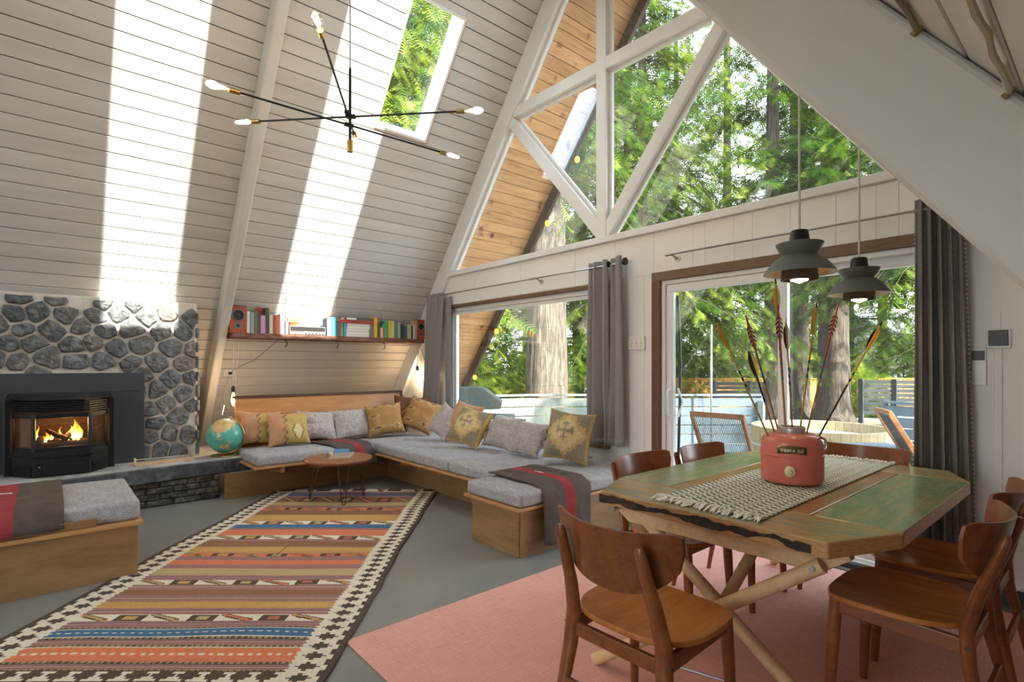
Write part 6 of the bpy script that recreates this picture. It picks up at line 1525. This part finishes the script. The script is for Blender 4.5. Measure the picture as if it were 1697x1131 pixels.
c = ramp(nt, f, [(.34, '#3d352d'), (.5, '#6e6357'), (.68, '#958a7b')]); nt.links.new(c, b.inputs['Base Color']); b.inputs['Roughness'].default_value = .95; bump(nt, b, f, 1.0, .12); M['bark'] = bk_
bk2, nt, b = newmat('bark_dark'); co = coords(nt, (6, 6, .5)); f = noise(nt, co, 3.2, 6, .7, .4)
c = ramp(nt, f, [(.34, '#2f2923'), (.5, '#4d453c'), (.68, '#6b6257')]); nt.links.new(c, b.inputs['Base Color']); b.inputs['Roughness'].default_value = .95; bump(nt, b, f, .9, .08); M['bark_dark'] = bk2
def spray_template(n=7):
    V, F_ = [], []
    for k in range(n):
        x = (k + .3) / n; l = .40 * math.sin(math.pi * min(1, .22 + .78 * (1 - x))) ; w = .036
        for s in (-1, 1):
            i = len(V); V += [(x - w, 0, 0), (x + w, 0, 0), (x + l * .62, s * l, -.10 * l)]; F_.append((i, i + 1, i + 2))
    i = len(V); V += [(.8, -.04, 0), (.8, .04, 0), (1.12, 0, -.03)]; F_.append((i, i + 1, i + 2))
    return np.array(V), np.array(F_)
SV, SF = spray_template()
def sprays_mesh(name, P, D, S, C, roll):
    """P positions, D directions, S sizes, C colours, roll angles"""
    n = len(P); D = D / np.linalg.norm(D, axis=1, keepdims=True)
    up_ = np.tile(np.array([0, 0, 1.0]), (n, 1)); side = np.cross(up_, D); side /= np.maximum(1e-6, np.linalg.norm(side, axis=1, keepdims=True)); nrm = np.cross(D, side)
    c_, s_ = np.cos(roll)[:, None], np.sin(roll)[:, None]; sd2 = side * c_ + nrm * s_; nr2 = nrm * c_ - side * s_
    V = P[:, None, :] + S[:, None, None] * (SV[None, :, 0:1] * D[:, None, :] + SV[None, :, 1:2] * sd2[:, None, :] + SV[None, :, 2:3] * nr2[:, None, :])
    F_ = (SF[None] + (np.arange(n) * len(SV))[:, None, None]).reshape(-1, 3)
    cols = np.repeat(C, len(SV), axis=0); cols = np.concatenate([cols, np.ones((len(cols), 1))], 1)
    return fastmesh(name, V.reshape(-1, 3), F_, M['leaf'], cols)
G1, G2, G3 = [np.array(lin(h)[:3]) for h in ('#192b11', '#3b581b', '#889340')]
def tree(label, px_, d, r, ht, z0, Lmax, nb, seed, bright=.5, trunk=True, dens=.95, size=.42, droop=.55, mat='bark_dark', group='conifers around the deck', lean=0.0, cut=None):
    rg = np.random.default_rng(seed); base = np.array(dv(px_, d, GZ)); t = thing('conifer_tree', label, 'tree', tuple(base), 0, group)
    if trunk:
        n, m_ = 40, 44; vs = []
        for j in range(m_ + 1):
            v = j / m_; z = ht * v ** 1.3; rad = r * (1 - .72 * v ** 1.3) * (1 + .55 * math.exp(-z / .45))
            for i in range(n):
                g = 2 * math.pi * i / n; q = rad * (1 + .07 * (vnoise(i * .9 + seed, z * .5) - .5) * 2 + .10 * math.exp(-z / .5) * math.sin(g * 5 + seed))
                vs.append((base[0] + q * math.cos(g) + lean * z, base[1] + q * math.sin(g), GZ + z))
        fs = [(j * n + i, j * n + (i + 1) % n, (j + 1) * n + (i + 1) % n, (j + 1) * n + i) for j in range(m_) for i in range(n)]
        obj('trunk', MB().add(vs, fs), M[mat], t, smooth='full')
    P, D, S, C_ = [], [], [], []; br = MB()
    for k in range(nb):
        v = rg.random() ** 1.15; z = z0 + (ht * .97 - z0) * v; L = Lmax * (1 - .85 * v) * rg.uniform(.65, 1.1); a = rg.uniform(0, 2 * math.pi)
        if cut and rg.random() < .75 and math.cos(a - cut) < -.2: continue
        dr = np.array([math.cos(a), math.sin(a), 0]); dp = droop * rg.uniform(.6, 1.3)
        f = lambda q: base + np.array([lean * z, 0, 0]) + np.array([0, 0, z]) + dr * L * q + np.array([0, 0, .16 * L * q - dp * L * q * q])
        qs = np.linspace(0, 1, 5); br.tube([tuple(f(q)) for q in qs], [max(.004, .016 * L * (1 - .9 * q) / 2) for q in qs], 3, cap=False)
        ns_ = max(4, int(L / .085 * dens)); tone = rg.uniform(0, 1)
        for i in range(ns_):
            q = .12 + .9 * (i + rg.random()) / ns_; p_ = f(min(q, 1.02)); sgn = 1 if i % 2 else -1
            tan = dr * L + np.array([0, 0, .16 * L - 2 * dp * L * q]); tan /= np.linalg.norm(tan); sd = np.array([-dr[1], dr[0], 0]) * sgn
            w_ = rg.uniform(.4, 1.1); dd = tan * rg.uniform(.5, 1.0) + sd * w_ + np.array([0, 0, -rg.uniform(.15, .9)])
            P.append(p_ + rg.normal(0, .04, 3)); D.append(dd); S.append(size * rg.uniform(.6, 1.25) * (1.15 - .4 * q))
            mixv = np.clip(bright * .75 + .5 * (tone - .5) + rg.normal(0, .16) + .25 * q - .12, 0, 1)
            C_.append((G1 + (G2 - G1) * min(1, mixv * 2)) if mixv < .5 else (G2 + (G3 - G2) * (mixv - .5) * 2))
    if P:
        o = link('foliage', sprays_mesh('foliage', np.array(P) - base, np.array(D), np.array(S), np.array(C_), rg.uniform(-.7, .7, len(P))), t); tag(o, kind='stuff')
        obj('branches', br, M['bark_dark'], t, smooth='full')
    return t
tree('very thick furrowed trunk standing just beyond the pale railing', 905, 13.0, .52, 24, 6.6, 3.8, 170, 1, .5, mat='bark', lean=.004, droop=.7)
tree('thick grey trunk beyond the hot tub with flared roots', 1381, 18.8, .52, 24, 5.6, 4.6, 280, 2, .38, lean=-.002, droop=.45)
tree('grey trunk standing behind the middle stile of the door', 1322, 20.5, .42, 22, 5.6, 4.0, 220, 3, .35, droop=.45)
tree('slim mossy trunk at the end of the blue grey railing', 1281, 15.5, .26, 19, 4.4, 3.4, 240, 4, .55, droop=.5)
tree('drooping bright cedar growing behind the wall between window and door', 1064, 16.5, .22, 19, 4.0, 4.8, 460, 5, .66, droop=.65, size=.40)
tree('dark cedar growing beyond the long curtain', 1560, 13.5, .3, 20, 4.2, 4.4, 340, 6, .42, droop=.5)
tree('low branched bright hemlock seen past the grill', 772, 15.0, .16, 15, .6, 2.5, 330, 7, .78, droop=.5, size=.30)
tree('mid green cedar behind the thick furrowed trunk', 962, 19, .3, 22, 1.2, 4.2, 330, 8, .5)
tree('tall cedar far behind the middle of the door', 1205, 27, .3, 24, 1.0, 5.0, 330, 9, .55, size=.64, dens=.55)
tree('tall cedar far behind the slatted fence', 1462, 29, .25, 24, 3.0, 5.0, 260, 10, .6, size=.64, dens=.55)
tree('tall dark cedar far behind the furrowed trunk', 875, 26, .3, 24, 0.6, 5.2, 340, 11, .42, size=.64, dens=.55)
tree('tall cedar far behind the curtain between the windows', 1040, 26, .3, 25, .6, 5.0, 330, 12, .45, size=.64, dens=.55)
tree('tall cedar at the far end beyond the dark fence gap', 1330, 31, .3, 26, 1.0, 5.4, 320, 13, .5, size=.68, dens=.5)
tree('far dark cedar behind the roof overhang', 745, 20, .3, 22, .6, 4.6, 300, 14, .4, size=.52, dens=.65)
tree('far pale cedar above the orange fence', 1120, 30, .3, 22, .8, 5.0, 320, 15, .68, size=.66, dens=.5)
tree('far cedar at the drive beyond the curtain', 1590, 26, .3, 24, .8, 5.0, 300, 16, .5, size=.64, dens=.55)
tree('slim trunk of a young tree far behind the slatted fence', 1411, 30, .16, 16, 5.5, 2.6, 90, 17, .6, size=.5)
def bushy(label, px_, d, rx, rz_, n, seed, bright, size=.5):
    rg = np.random.default_rng(seed); base = np.array(dv(px_, d, GZ)); t = thing('shrub', label, 'shrub', tuple(base), 0, 'shrubs along the far fence')
    u = rg.normal(0, 1, (n, 3)); u /= np.linalg.norm(u, axis=1, keepdims=True); rr = rg.random(n) ** .35
    P = u * rr[:, None] * np.array([rx, rx, rz_]) + np.array([0, 0, rz_ * .95]); keep = P[:, 2] > 0; P = P[keep]; u = u[keep]
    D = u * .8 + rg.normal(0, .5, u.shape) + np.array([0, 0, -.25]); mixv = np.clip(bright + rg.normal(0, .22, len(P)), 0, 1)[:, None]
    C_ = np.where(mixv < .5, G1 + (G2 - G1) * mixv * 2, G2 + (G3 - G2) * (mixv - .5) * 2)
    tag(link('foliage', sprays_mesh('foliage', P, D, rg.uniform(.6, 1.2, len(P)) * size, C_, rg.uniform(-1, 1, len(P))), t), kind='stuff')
    obj('stem', MB().tube([(base[0], base[1], GZ), (base[0] + .1, base[1], GZ + rz_ * 1.2)], [.06, .02], 6), M['bark_dark'], t, smooth=True)
for i, (px_, d, rx, rz_, br_, lab) in enumerate([(770, 13.5, 1.3, 1.2, .6, 'bright shrub low behind the grill'), (850, 16, 1.6, 1.3, .45, 'dark shrub behind the furrowed trunk base'), (965, 15, 1.4, 1.5, .5, 'shrub filling the picture window edge by the curtain'),
   (1130, 27.5, 2.2, 2.2, .75, 'pale shrub above the orange fence near the door handle'), (1195, 28, 2.4, 2.0, .7, 'pale shrub above the orange fence behind the arrows'), (1250, 27.5, 2.0, 2.3, .6, 'rounded shrub above the fence beside the mossy trunk'),
   (1340, 29, 2.4, 2.0, .55, 'shrub behind the two grey trunks'), (1430, 21.5, .8, .9, .7, 'small shrub at the foot of the grey trunk'), (1495, 28, 2.4, 2.2, .8, 'yellow green shrub above the dark slatted fence')]):
    bushy(lab, px_, d, rx, rz_, 900, 60 + i, br_, .5 if d > 20 else .34)
# skylight tree: stands beside the left roof slope
p0 = Vector((-10.4, 5.0, GZ)); 
def side_tree():
    rg = np.random.default_rng(99); t = thing('conifer_tree', 'bright cedar seen through the skylight', 'tree', p0, 0, 'conifers around the deck')
    P, D, S, C_ = [], [], [], []
    for k in range(11000):
        q = rg.random(); z = rg.uniform(3.0, 13); a = rg.uniform(0, 2 * math.pi); r_2 = rg.uniform(.3, 3.2) * (1 - (z - 3) / 16)
        x = r_2 * math.cos(a)
        pos = np.array([x, r_2 * math.sin(a), z])
        wx, wz = p0.x + pos[0], GZ + pos[2]
        if wx - (XL + wz / K) > -.8: continue
        P.append(pos); D.append(np.array([math.cos(a) * .6, math.sin(a) * .6, -1.0]) + rg.normal(0, .35, 3)); S.append(rg.uniform(.3, .65))
        m2 = np.clip(.72 + rg.normal(0, .2), 0, 1); C_.append((G1 + (G2 - G1) * min(1, m2 * 2)) if m2 < .5 else (G2 + (G3 - G2) * (m2 - .5) * 2))
    tag(link('foliage', sprays_mesh('foliage', np.array(P), np.array(D), np.array(S), np.array(C_), rg.uniform(-.9, .9, len(P))), t), kind='stuff')
    obj('trunk', MB().tube([tuple(p0), tuple(p0 + Vector((-.4, 0, 14)))], [.22, .06], 12), M['bark_dark'], t, smooth=True)
side_tree()
# two firs beyond the right roof slope: they shade the deck as in the photograph
_dv = dv
for k, (tx_, ty_, hh) in enumerate(((5.4, 7.2, 10.5), (6.2, 10.4, 10.0))):
    dv = lambda a, d, z=0.0, q=(tx_, ty_): Vector((q[0], q[1], z))
    tree(('fir shading the deck, nearer the house', 'fir shading the deck, farther from the house')[k], 0, 0, .2, hh, 2.2, 2.6, 190, 40 + k, .5, size=.45, dens=.8)
dv = _dv
